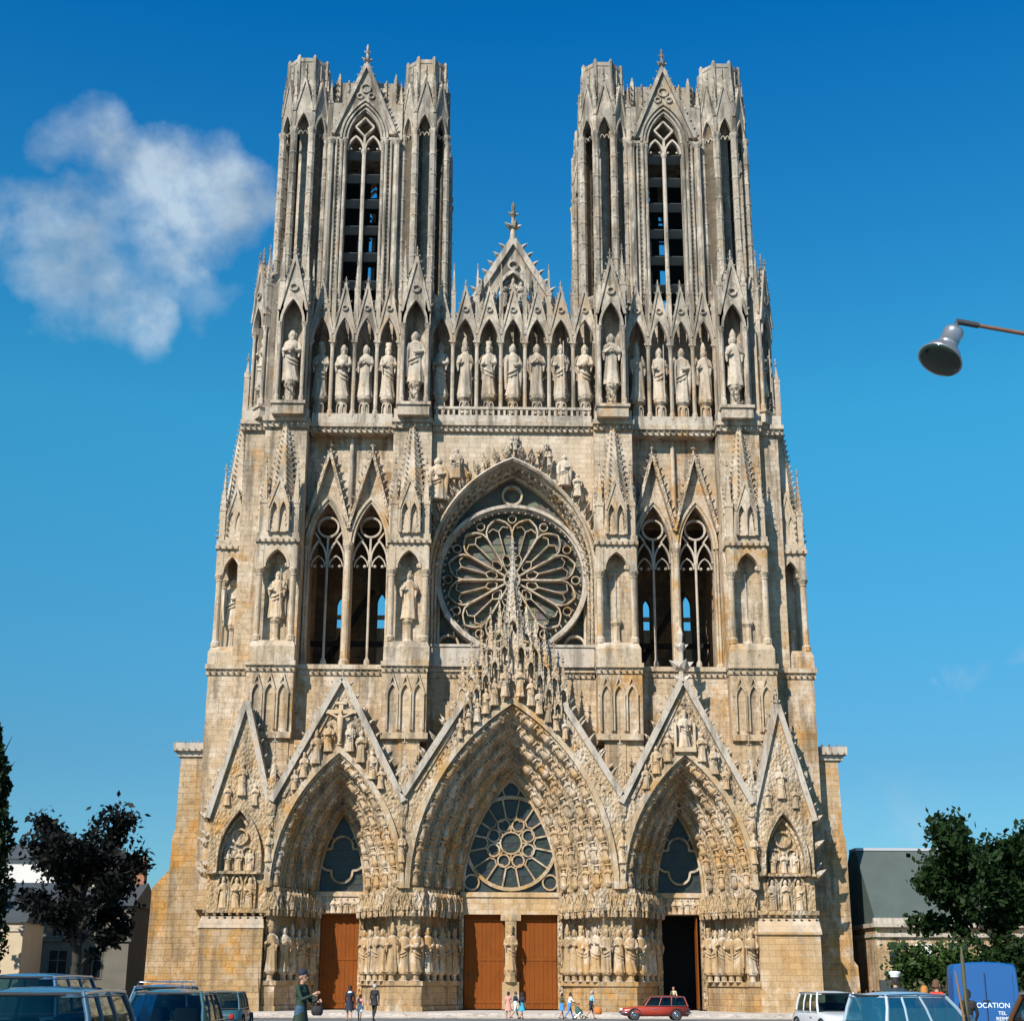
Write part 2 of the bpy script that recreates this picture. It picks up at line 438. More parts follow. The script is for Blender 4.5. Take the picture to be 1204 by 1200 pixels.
def canopy_mesh():
    m = M()
    for k, a in enumerate((-pi / 2 - .95, -pi / 2, -pi / 2 + .95)):
        c, s = math.cos(a), math.sin(a)
        # gablet facing a
        t = [(-.42, 0), (.42, 0), (0, 1.25)]
        i0 = len(m.v)
        arch_wall(m, -.44, .44, -.25, 0, [(0, .30, -.1, .42)], -.07, .07, 5, top=[(.44, .15), (0, 1.15), (-.44, .15)])
        for sx in (-1, 1):
            m.bar((sx * .46, .12), (0, 1.2), .1, -.12, .1)
        m.finial(0, 0, 1.1, .16)
        m.xf(Matrix.Translation((c * .48, s * .48, 0)) @ Matrix.Rotation(a + pi / 2, 4, 'Z'), i0)
    m.lathe(0, 0, [(.50, -.05), (.52, .25), (.34, .3), (.3, .9), (.36, .95), (.3, 1.1), (.05, 1.35)], 8)
    for k in range(4):
        a = -pi + .4 + k * (pi - .8) / 3
        m.lathe(.58 * math.cos(a), .58 * math.sin(a), [(.05, -.3), (.09, .1), (.09, .5), (.01, .95)], 5)
    return m
CANOPY = canopy_mesh().mesh('statue_canopy', STC)

def pedestal_mesh():
    m = M()
    m.lathe(0, 0, [(.30, 0), (.34, .08), (.24, .14), (.22, .66), (.28, .74), (.42, .86), (.42, 1.0)], 8)
    return m
PEDE = pedestal_mesh().mesh('pedestal', STM)

# ------------------------------------------------------------------ the cathedral
CATH = tag(empty('cathedral', (0, 0, 0), size=4), 'tall Gothic cathedral front of cream stone with two square towers and a rose window', 'cathedral')
LP = lambda a, b, t: a + (b - a) * t

YS[0] = .8235
# --- main masses -----------------------------------------------------
def masses():
    m = M(); up = M(); rooms = {-1: M(), 1: M()}
    for s in (-1, 1):
        X = lambda a, b: (s * a, s * b)
        # buttress cores behind the portals, level 1
        m.box(*X(6.95, 8.55), -5.0, -.4, 0, 19.2)
        m.box(*X(16.75, 17.45), -5.0, -.4, 0, 19.2); m.box(*X(8.55, 9.9), -4.9, -.4, 15.6, 19.2); m.box(*X(15.6, 16.75), -4.9, -.4, 15.8, 19.2); m.box(*X(5.2, 6.95), -2.35, -.4, 17.2, 24.4)
        m.box(*X(17.45, 20.2), -5.0, -.3, 0, 19.2)
        m.box(*X(6.5, 9.9), -5.0, 0, 19.2, 24.4)
        m.box(*X(16.6, 20.2), -5.0, 0, 19.2, 24.4)
        m.box(*X(9.9, 16.6), -3.3, -.35, 17.2, 24.4)
        m.box(*X(20.2, 23.4), -3.0, 7, 7, 24.4)
        # upper cores
        m, low = up, m
        m.box(*X(6.55, 9.65), -2.95, 9, 25.2, 44.6)
        m.box(*X(16.65, 20.0), -2.95, 9, 25.2, 44.6)
        m.box(*X(20.0, 21.7), -2.1, 9, 25.2, 44.6)
        m.box(*X(9.65, 16.65), -.8, 9, 39.6, 44.6)
        # back wall of the tower room with two tall lights
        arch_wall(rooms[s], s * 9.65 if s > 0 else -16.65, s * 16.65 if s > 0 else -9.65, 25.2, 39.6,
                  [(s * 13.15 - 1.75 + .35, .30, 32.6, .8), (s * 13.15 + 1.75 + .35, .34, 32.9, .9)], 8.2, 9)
        m.box(*X(9.65, 16.65), -1.9, 9, 24.4, 25.2)
        # level 3 body
        m.box(*X(6.6, 20.3), .1, 12.5, 45.4, 56.4); m.box(*X(6.6, 20.3), -2.0, .1, 45.4, 45.9); m.box(*X(16.9, 21.2), -1.0, .1, 45.9, 56.4); m.box(*X(6.7, 9.3), -1.0, .1, 45.9, 56.4)
        m = low
    m.box(-6.5, 6.5, -2.4, -.2, 20.3, 24.4)
    up.box(-6.6, 6.6, .1, 1, 45.4, 55.4); up.box(-6.6, 6.6, -2.2, .1, 45.4, 45.9)
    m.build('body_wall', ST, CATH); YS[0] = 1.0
    up.build('body_wall', ST, CATH); [r.build('tower_room_wall', SHADED, CATH) for r in rooms.values()]; YS[0] = .8235
masses()

def setback():
    """outer stair buttresses at both ends, stepped"""
    for s in (-1, 1):
        m = M()
        k = 1 if s < 0 else .995
        P = [(21.9, 0), (25.9, 0), (25.8, 3.2), (25.5, 3.6), (25.5, 6.8), (25.5, 7.4), (25.5, 12.2), (25.3, 12.9), (25.25, 18.3), (21.9, 18.3)]
        m.prism([(s * max(21.9, x * k), z) for x, z in P], -1.6, 8, 'y')
        o = m.build('stair_buttress', STO if s < 0 else ST, CATH)
        c = M()
        c.box(s * 21.9, s * 25.5, -1.8, 8.2, 18.3, 18.7); c.box(s * 21.9, s * 25.8, -2.15, 8.5, 18.7, 19.3)
        bumps(c, s * 22, s * 25.75, -2.12, 18.75, .42, .24)
        bumps(c, s * 22, s * 25.75, -2.0, 19.35, .5, .26)
        c.build('cornice', STP, o)
        if s < 0:
            w = M(); w.prism([(-25.0, 0), (-26.9, 0), (-26.8, 8.6), (-25.0, 10.6)], -1.1, 6, 'y'); w.build('low_wall', STO, o)
setback()

# --- cornices that step round the buttresses ---------------------------
def stepped_cornice(name, z0, z1, plan, mat, k=.3, step=.45, proj=.35):
    m = M()
    for (x0, x1, y) in plan:
        m.box(x0 - .05, x1 + .05, y - proj * .35, y + 1.2, z0, z0 + (z1 - z0) * .55)
        m.box(x0 - .12, x1 + .12, y - proj, y + 1.2, z0 + (z1 - z0) * .55, z1 - .004)
        bumps(m, x0, x1, y - proj * .35, z0 + (z1 - z0) * .2, step, k)
    return m.build(name, mat, CATH)
PL1 = [(-23.5, -20.3, -3.0), (-20.2, -16.6, -5.0), (-16.5, -9.98, -3.3), (-9.9, -6.5, -5.0), (-6.38, 6.38, -2.4), (6.5, 9.9, -5.0), (9.98, 16.5, -3.3), (16.6, 20.2, -5.0), (20.3, 23.5, -3.0)]
stepped_cornice('cornice', 24.4, 25.2, PL1, STM)
YS[0] = 1.0
PL2 = [(-22.0, -20.2, -2.3), (-20.1, -16.6, -3.1), (-16.45, -9.8, -1.9), (-9.7, -6.6, -3.1), (-6.45, 6.45, -2.45), (6.6, 9.7, -3.1), (9.8, 16.45, -1.9), (16.6, 20.1, -3.1), (20.2, 22.0, -2.3)]
stepped_cornice('cornice', 44.6, 45.4, PL2, STM)
def parapets():
    m = M()
    for (x0, x1, y) in PL2:
        m.box(x0 + .05, x1 - .05, y - .28, y + .8, 45.404, 45.95 if abs(x0 + x1) < 5 else 46.2)
    # pierced balustrade under the row of kings
    for i in range(28):
        x = -6.2 + 12.4 * i / 27; m.box(x - .09, x + .09, -2.6, -2.4, 45.95, 46.5)
    m.box(-6.4, 6.4, -2.66, -2.34, 46.5, 46.72)
    m.build('parapet', STP, CATH)
    for s in (-1, 1):
        m = M()
        m.box(s * 2.3, s * 6.4, -2.5, -1.9, 25.204, 26.75); m.box(s * 2.3, s * 6.45, -2.6, -1.8, 26.75, 26.95)
        m.build('balustrade', STP, CATH)
parapets()
YS[0] = .8235

# --- portals ------------------------------------------------------------
def pos_on_arch(cx, zs, w, h, s, t):
    P = arch(w, h, 24)[:25] if s < 0 else arch(w, h, 24)[24:][::-1]
    f = t * 24; i = min(23, int(f)); u = f - i
    a, b = P[i], P[i + 1]
    return cx + LP(a[0], b[0], u), zs + LP(a[1], b[1], u), b[0] - a[0], b[1] - a[1]

def portal(cx, W, H, w, h, N, figs, central):
    zs = 8.4; Y0, Y1 = -6.8, -.6
    root = M()
    # plain soffit sheet behind the orders, then the front face with the gable
    LW = lambda t: (LP(W, w, t), LP(H, h, t), LP(Y0, Y1, t))
    if central: half, zb, za = 7.9, 15.2, 27.4
    else: half, zb, za = 4.72, 14.7, 23.3
    A = [(cx + x, zs + z) for x, z in arch(W + .02, H + .02, 14)]
    P = [(cx - half, zs), (cx - half, zb), (cx, za), (cx + half, zb), (cx + half, zs)] + A[::-1]
    root.prism(P, -6.85, -5.9, 'y')
    po = root.build('portal', STC, CATH)
    for k in range(N):
        t0, d = k / N, 1 / N; m = M()
        pts = [(t0, t0), (t0 + .10 * d, t0 - .02 * d), (t0 + .20 * d, t0 + .06 * d), (t0 + .24 * d, t0 + .3 * d), (t0 + .55 * d, t0 + .42 * d), (t0 + .66 * d, t0 + .75 * d), (t0 + .8 * d, t0 + .78 * d), (t0 + .88 * d, t0 + .86 * d), (t0 + .9 * d, t0 + 1.0 * d), (t0 + d, t0 + d)]
        arch_loft(m, [(LP(W, w, a), LP(H, h, a), LP(Y0, Y1, b), zs) for a, b in pts], cx, 14)
        m.build('archivolt', STC, po)
    # figures sitting in the hollows
    stuff = M()
    for k in range(N):
        t = (k + .50) / N; ww, hh, yy = LW(t); yy = LP(Y0, Y1, (k + .18) / N)
        nf = max(4, int(figs * (1 - .34 * k / N)))
        for s in (-1, 1):
            for i in range(nf):
                x, z, tx, tz = pos_on_arch(cx, zs, ww, hh, s, (i + .25) / (nf + .3))
                ang = math.atan2(tx, tz); sc = 1.2 if central else 1.08
                L = Matrix.Translation((x, yy, z)) @ Matrix.Rotation(ang, 4, 'Y') @ Matrix.Rotation(-s * .6, 4, 'Z') @ Matrix.Diagonal((sc * 1.15, sc, sc, 1))
                if central:
                    o = bpy.data.objects.new('archivolt_figure', FIGM); o.matrix_local = Matrix.Translation((0, yy * (YS[0] - 1), 0)) @ L; link(o, po)
                else:
                    i0 = len(stuff.v); stuff.add(SEAT.v, SEAT.f); stuff.xf(L, i0)
    if not central:
        tag(stuff.build('archivolt_figures', STD, po, True), kind='stuff')
    # hood mould
    m = M()
    arch_bar(m, cx, zs, W + .38, H + .5, .38, -7.15, -6.5, 14)
    m.build('hood_mould', STM, po)
    # rakes of the gable
    if central:
        for s in (-1, 1): m = M(); m.bar((cx + s * 8.0, zb - .2), (cx + s * 3.75, 21.75), .46, -7.35, -5.8); m.build('gable_coping', STP, po)
    else:
        for s in (-1, 1): m = M(); m.bar((cx + s * (half + .1), zb - .2), (cx + s * .1, za + .25), .44, -7.35, -5.8 - .01 * s); m.build('gable_coping', STP, po)
    m = M()
    for s in (-1, 1):
        n = 9 if not central else 6; e = (cx, za) if not central else (cx + s * 3.9, 21.6)
        for i in range(n):
            t = (i + .6) / n; b0 = (cx + s * half, zb)
            m.crk((LP(b0[0], e[0], t) + s * .25, -6.5, LP(b0[1], e[1], t) + .2), (s, 0, .35), .42)
    m.build('crocket_row', STC, po)
    # inner relief band parallel to the rakes
    m = M()
    for s in (-1, 1):
        e = (cx + s * .3, za - 1.1) if not central else (cx + s * 4.0, 20.6); b0 = (cx + s * (half - .75), zb + .1)
        m.bar(b0, e, .22, -7.0, -6.8)
        for i in range(int(12)):
            t = (i + .5) / 12
            m.crk((LP(b0[0], e[0], t) - s * .3, -6.82, LP(b0[1], e[1], t) - .12), (-s * .2, -1, 0), .26)
    m.build('gable_relief', STC, po)
    # tympanum window wall
    arch_i = [(cx + x, zs + z) for x, z in arch(w + .05, h + .05, 12)]
    m = M(); m.prism(arch_i, -.28, -.2, 'y'); m.build('tympanum_glass', G_TYMP, po)
    m = M()
    if central:
        cz, r = 12.05, 3.42
        m.ring(cx, cz, r, .26, -.62, -.28, 40)
        m.ring(cx, cz, .82, .13, -.5, -.28, 16)
        for i in range(8):
            a = 2 * pi * (i + .5) / 8; c, d = math.cos(a), math.sin(a)
            m.ring(cx + 1.42 * c, cz + 1.42 * d, .46, .12, -.5, -.28, 12)
            b = 2 * pi * i / 8
            m.bar((cx + .82 * math.cos(b), cz + .82 * math.sin(b)), (cx + 1.3 * math.cos(b), cz + 1.3 * math.sin(b)), .1, -.48, -.28)
        for i in range(16):
            a = 2 * pi * (i + .5) / 16; c, d = math.cos(a), math.sin(a)
            m.bar((cx + 1.95 * c, cz + 1.95 * d), (cx + 3.32 * c, cz + 3.32 * d), .12, -.5, -.28)
            a2 = a + 2 * pi / 16; p = ((cx + 1.95 * c, cz + 1.95 * d), (cx + 1.72 * math.cos(a + pi / 16), cz + 1.72 * math.sin(a + pi / 16)), (cx + 1.95 * math.cos(a2), cz + 1.95 * math.sin(a2)))
            m.bar(p[0], p[1], .09, -.46, -.28); m.bar(p[1], p[2], .09, -.46, -.28)
        m.ring(cx, 16.0, .62, .1, -.5, -.28, 16)
        for s in (-1, 1): m.ring(cx + s * 2.95, 9.15, .55, .12, -.5, -.28, 16)
    else:
        cz = 10.75; r = .92; d = .92
        for i in range(4):
            a = i * pi / 2
            m.ring(cx + d * math.cos(a), cz + d * math.sin(a), r * .86, .16, -.6, -.28, 18, a - 1.75, a + 1.75)
        for s in (-1, 1):
            m.bar((cx + s * .75, cz + 1.5), (cx + s * 1.15, cz + 2.1), .1, -.5, -.28)
    arch_bar(m, cx, zs, w + .04, h + .04, .16, -.66, -.28, 12)
    m.build('tympanum_tracery', STM, po)
    m = M()
    for i in range(1, int(h / .62)):
        z = zs + i * .62
        m.box(cx - w * .97 * math.sqrt(max(0, 1 - (i * .62 / h) ** 1.6)), cx + w * .97 * math.sqrt(max(0, 1 - (i * .62 / h) ** 1.6)), -.32, -.281, z - .02, z + .02)
    m.build('glazing_bars', LEAD, po)
    # lintel and doors
    m = M()
    m.box(cx - w - .15, cx + w + .15, -.9, .3, 6.8, 8.05); m.box(cx - w - .2, cx + w + .2, -1.05, .3, 8.05, 8.4)
    lo = m.build('lintel', STL, po)
    if not central:
        for i in range(7):
            inst('lintel_figure', SM[KINDS[i % 7]], po, (cx - 1.45 + i * .48, -.98, 6.85), 0, (1.5, 1.2, 1.1))
    if central:
        m = M(); m.box(-.42, .42, -1.0, .2, .1, 6.8); m.box(-.62, .62, -1.15, .3, .1, 2.0); m.lathe(0, -1.05, [(.5, 2.0), (.42, 2.4), (.5, 2.7), (.5, 2.8)], 8)
        m.box(-.75, .75, -1.05, .3, 6.35, 6.8)
        m.build('trumeau', STM, po)
        inst('trumeau_statue', SMD['king'], po, (0, -1.15, 2.8), 0, (3.0, 3.0, 3.1))
        for s in (-1, 1): doorleaf(po, s * .45, s * 3.45)
    elif cx < 0: doorleaf(po, cx - 1.4, cx + 1.4)
    else:
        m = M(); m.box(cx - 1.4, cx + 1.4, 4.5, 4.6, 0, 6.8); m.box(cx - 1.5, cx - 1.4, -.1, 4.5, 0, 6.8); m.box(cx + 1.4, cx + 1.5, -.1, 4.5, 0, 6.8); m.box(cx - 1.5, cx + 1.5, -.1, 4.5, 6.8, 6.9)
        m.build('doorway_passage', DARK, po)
        m = M(); m.box(cx + 1.12, cx + 1.2, -.75, .55, .15, 6.7); m.xf(Matrix.Translation((0, 0, 0)))
        m.build('door', DOORW, po)
    for s in (-1, 1):
        m = M(); a = 1.45 if not central else 3.5
        m.box(cx + s * a, cx + s * (a + .35), -.8, .2, .1, 6.8)
        for i in range(10): m.crk((cx + s * (a + .12), -.8, .8 + i * .62), (0, -1, 0), .2)
        m.build('door_jamb', STC, po)
    return po

def doorleaf(po, x0, x1):
    if x0 > x1: x0, x1 = x1, x0
    m = M(); n = 9; w = (x1 - x0) / n
    for i in range(n): m.box(x0 + i * w + .012, x0 + (i + 1) * w - .012, -.12 - .015 * (i % 2), .05, .12, 6.75)
    m.box(x0, x1, -.1, 0, .1, 6.78)
    for z in (.5, 3.5, 6.3): m.box(x0 + .02, x1 - .02, -.17, -.1, z, z + .22)
    o = m.build('door', DOORW, po)
    h = M(); h.lathe(x0 + (x1 - x0) * .12, -.2, [(.05, 2.3), (.06, 2.45), (.05, 2.6)], 6); h.build('handle', LEAD, o)

FIGM = SEAT.mesh('seated_figure', STD, True)
PC = portal(0, 7.35, 13.3, 3.6, 8.5, 5, 9, True)
PLf = portal(-12.75, 4.62, 9.6, 1.78, 5.9, 4, 7, False)
PRt = portal(12.75, 4.62, 9.6, 1.78, 5.9, 4, 7, False)

# splayed jambs with their statues
def jambs():
    for s in (-1, 1):
        for a, b in ((3.82, 11.1), (14.42, 17.5)):
            m = M(); m.box(s * a, s * b, -.46, -.22, 0, 8.3); m.build('jamb_wall', STC, CATH)
    for s in (-1, 1):
        for (inner, P, line) in (
            (True, [(3.85, -.6), (6.25, -5.8), (6.35, -6.75), (8.85, -6.75), (8.95, -5.8), (10.95, -.6)], None),
            (False, [(14.55, -.6), (16.6, -5.8), (16.7, -6.75), (17.6, -6.75), (17.6, -.3), (14.55, -.3)], None)):
            cxm = sum(p[0] for p in P) / len(P); cym = -2.5
            ins = [(cxm + (x - cxm) * .82 if inner else x + (.35 if x < 17 else 0), y + .45) for x, y in P]
            mk = lambda Q: [(s * x, y) for x, y in Q]
            m = M(); m.prism(mk(ins), 1.9, 8.2, 'z'); m.build('jamb_pier', STC, CATH)
            m = M(); m.prism(mk(P), 0, 1.75, 'z')
            g = [(cxm + (x - cxm) * 1.06 if inner else x - (.1 if x < 17 else 0), y - .12) for x, y in P]
            m.prism(mk(g), 1.75, 2.05, 'z'); m.prism(mk(g), 0, .35, 'z')
            m.build('jamb_plinth', ST if s < 0 else STO, CATH)
            m = M(); m.prism(mk(P), 8.05, 8.45, 'z'); m.prism(mk(g), 7.85, 8.05, 'z'); m.build('jamb_cornice', STC, CATH)
        spots = []
        lines = [((4.3, -1.5), (6.15, -5.5), 5, None), ((6.75, -6.5), (8.5, -6.5), 3, 0.0), ((9.15, -5.4), (10.7, -1.5), 4, None), ((14.8, -1.5), (16.4, -5.3), 5, None), ((17.1, -6.5), (17.1, -6.5), 1, 0.0)]
        for li, (a, b, n, rz) in enumerate(lines):
            for i in range(n):
                t = i / max(1, n - 1); x, y = LP(a[0], b[0], t), LP(a[1], b[1], t)
                if rz is None:
                    dx, dy = b[0] - a[0], b[1] - a[1]
                    nx, ny = (-abs(dy), -abs(dx)) if li in (0, 3) else (abs(dy), -abs(dx))
                    # face outward from the pier into the doorway, turned to the front
                    if li == 3: nx, ny = -abs(dy), -abs(dx)
                    ang = math.atan2(nx * s * .7, -ny - .6 * abs(dy)) * 1.0
                    nl = math.hypot(nx, ny); x2, y2 = x + nx / nl * .12, y + ny / nl * .12
                    ang = math.atan2(nx * s / nl * .75, 1)
                else: ang, x2, y2 = 0, x, y
                k = KINDS[(i * 3 + li * 2 + (s > 0)) % 7]
                sc = rnd.uniform(2.95, 3.2)
                inst('jamb_statue', SMD[k], CATH, (s * x2, y2, 2.65), ang, (sc * .98, sc * 1.0, sc))
                inst('pedestal', PEDE, CATH, (s * x2, y2, 2.03), 0, (.9, .9, .62))
                inst('canopy', CANOPY, CATH, (s * x2, y2 + .1, 6.75), ang, (.98, .95, 1.12))
jambs()

# outer piers with a blind arch, statues and a steep little gable
def outer_piers():
    for s in (-1, 1):
        m = M(); x0, x1 = sorted((s * 17.65, s * 22.0))
        if s > 0:
            m.box(x0, x1, -7.1, -.3, 0, 5.3); m.box(x0 - .06, x1 + .06, -7.2, -.3, 0, 1.5)
            m.taper(x0 - .1, x1 + .1, -7.3, -.3, 5.45, 6.7, .1, .95)
            m.box(x0 - .1, x1 + .1, -7.3, -.3, 5.3, 5.45)
        else:
            m.box(x0 - .25, x1, -7.2, -.3, 0, 5.6)
            m.taper(x0 - .6, x1 + .05, -7.5, -.3, 0, 3.0, .25, .3); m.taper(x0 - .3, x1 + .05, -7.3, -.3, 5.6, 6.4, .15, .7)
        pier = m.build('outer_pier', STO if s < 0 else STL, CATH)
        cx = s * 19.8
        m = M()
        arch_wall(m, cx - 2.15, cx + 2.15, 9.3, 0, [(cx, 1.5, 10.2, 3.6)], -6.6, -5.6, 10, top=[(cx + 2.15, 13.6), (cx, 21.6), (cx - 2.15, 13.6)])
        m.box(cx - 2.15, cx + 2.15, -6.2, -.3, 6.7, 9.3); m.box(cx - 2.15, cx + 2.15, -5.9, -.3, 9.3, 17.0)
        m.prism([(cx - 1.4, 17.0), (cx + 1.4, 17.0), (cx, 20.6)], -5.9, -3.0, 'y')
        g = m.build('pier_gable', STC, CATH)
        m = M()
        for q in (-1, 1): m = M(); m.bar((cx + q * 2.35, 13.3), (cx + q * .05, 21.8), .40, -7.0 - .004 * q, -5.5); m.build('gable_coping', STP, g)
        m = M(); m.finial(cx, -6.3, 21.5, .9 if s > 0 else .4)
        for q in (-1, 1):
            for i in range(7):
                t = (i + .5) / 7; m.crk((cx + q * (2.2 * (1 - t) + .25), -6.3, 13.8 + 7.8 * t), (q, 0, .3), .36)
        m.build('crockets', STC, g)
        m = M(); arch_bar(m, cx, 10.2, 1.75, 4.1, .32, -7.05, -6.4, 10, 9.4); arch_bar(m, cx, 10.2, 1.42, 3.4, .2, -6.3, -5.85, 8, 9.4)
        # trefoil heads inside the blind arch
        for q in (-1, 0, 1):
            arch_bar(m, cx + q * .95, 8.6, .45, .9, .12, -6.5, -6.2, 6, 6.9)
        m.ring(cx, 12.0, .55, .14, -6.2, -5.85, 14)
        for q in (-1, 1): m.ring(cx + q * .62, 10.9, .4, .12, -6.15, -5.85, 12)
        m.box(cx - 2.2, cx + 2.2, -6.75, -6.1, 9.35, 9.55); m.box(cx - 2.25, cx + 2.25, -6.9, -6.1, 6.65, 6.95)
        bumps(m, cx - 2.2, cx + 2.2, -6.85, 6.5, .5, .34)
        m.build('blind_arcade', STC, g)
        for q in (-1, 0, 1):
            inst('relief_statue', SM[KINDS[(q + 3 + s) % 7]], g, (cx + q * .95, -6.35, 6.98), 0, (2.2, 2.0, 2.15))
            inst('relief_statue', SM[KINDS[(q + 4) % 7]], g, (cx + q * .8, -6.1, 9.6), 0, (1.7, 1.5, 1.5))
        inst('relief_statue', SM['angel'], g, (cx, -6.7, 14.9), 0, (2.3, 1.9, 2.4))
        for q in (-1, 1):
            inst('relief_statue', SM['pray'], g, (cx + q * 1.0, -6.7, 14.2), 0, (1.7, 1.5, 1.5))
        # little wing pinnacles at the edge
        p = M()
        for z in (9.3, 11.4, 13.2):
            p.crk((s * 21.95, -6.1, z), (s, -.1, .1), .9); p.crk((s * 21.95, -5.2, z + .6), (s, -.1, .1), .8)
        p.build('gargoyle', STC, g)
    # tall pinnacles between the gables
    for x in (-17.55, -7.98, 7.98, 17.55):
        m = M()
        m.lathe(x, -6.75, [(.40, 8.45), (.40, 8.9), (.27, 9.0), (.27, 13.4), (.42, 13.6), (.42, 13.9)], 8)
        m.pinnacle(x, -6.75, 13.9, 15.4, 18.6, .33, .16, .5, .5)
        for z in (9.6, 11.2, 12.6): m.crk((x, -7.0, z), (0, -1, 0), .42)
        m.build('pinnacle', STC, CATH)
        inst('pinnacle_statue', SM['book'], CATH, (x, -7.1, 10.2), 0, (1.8, 1.6, 2.1))
outer_piers()

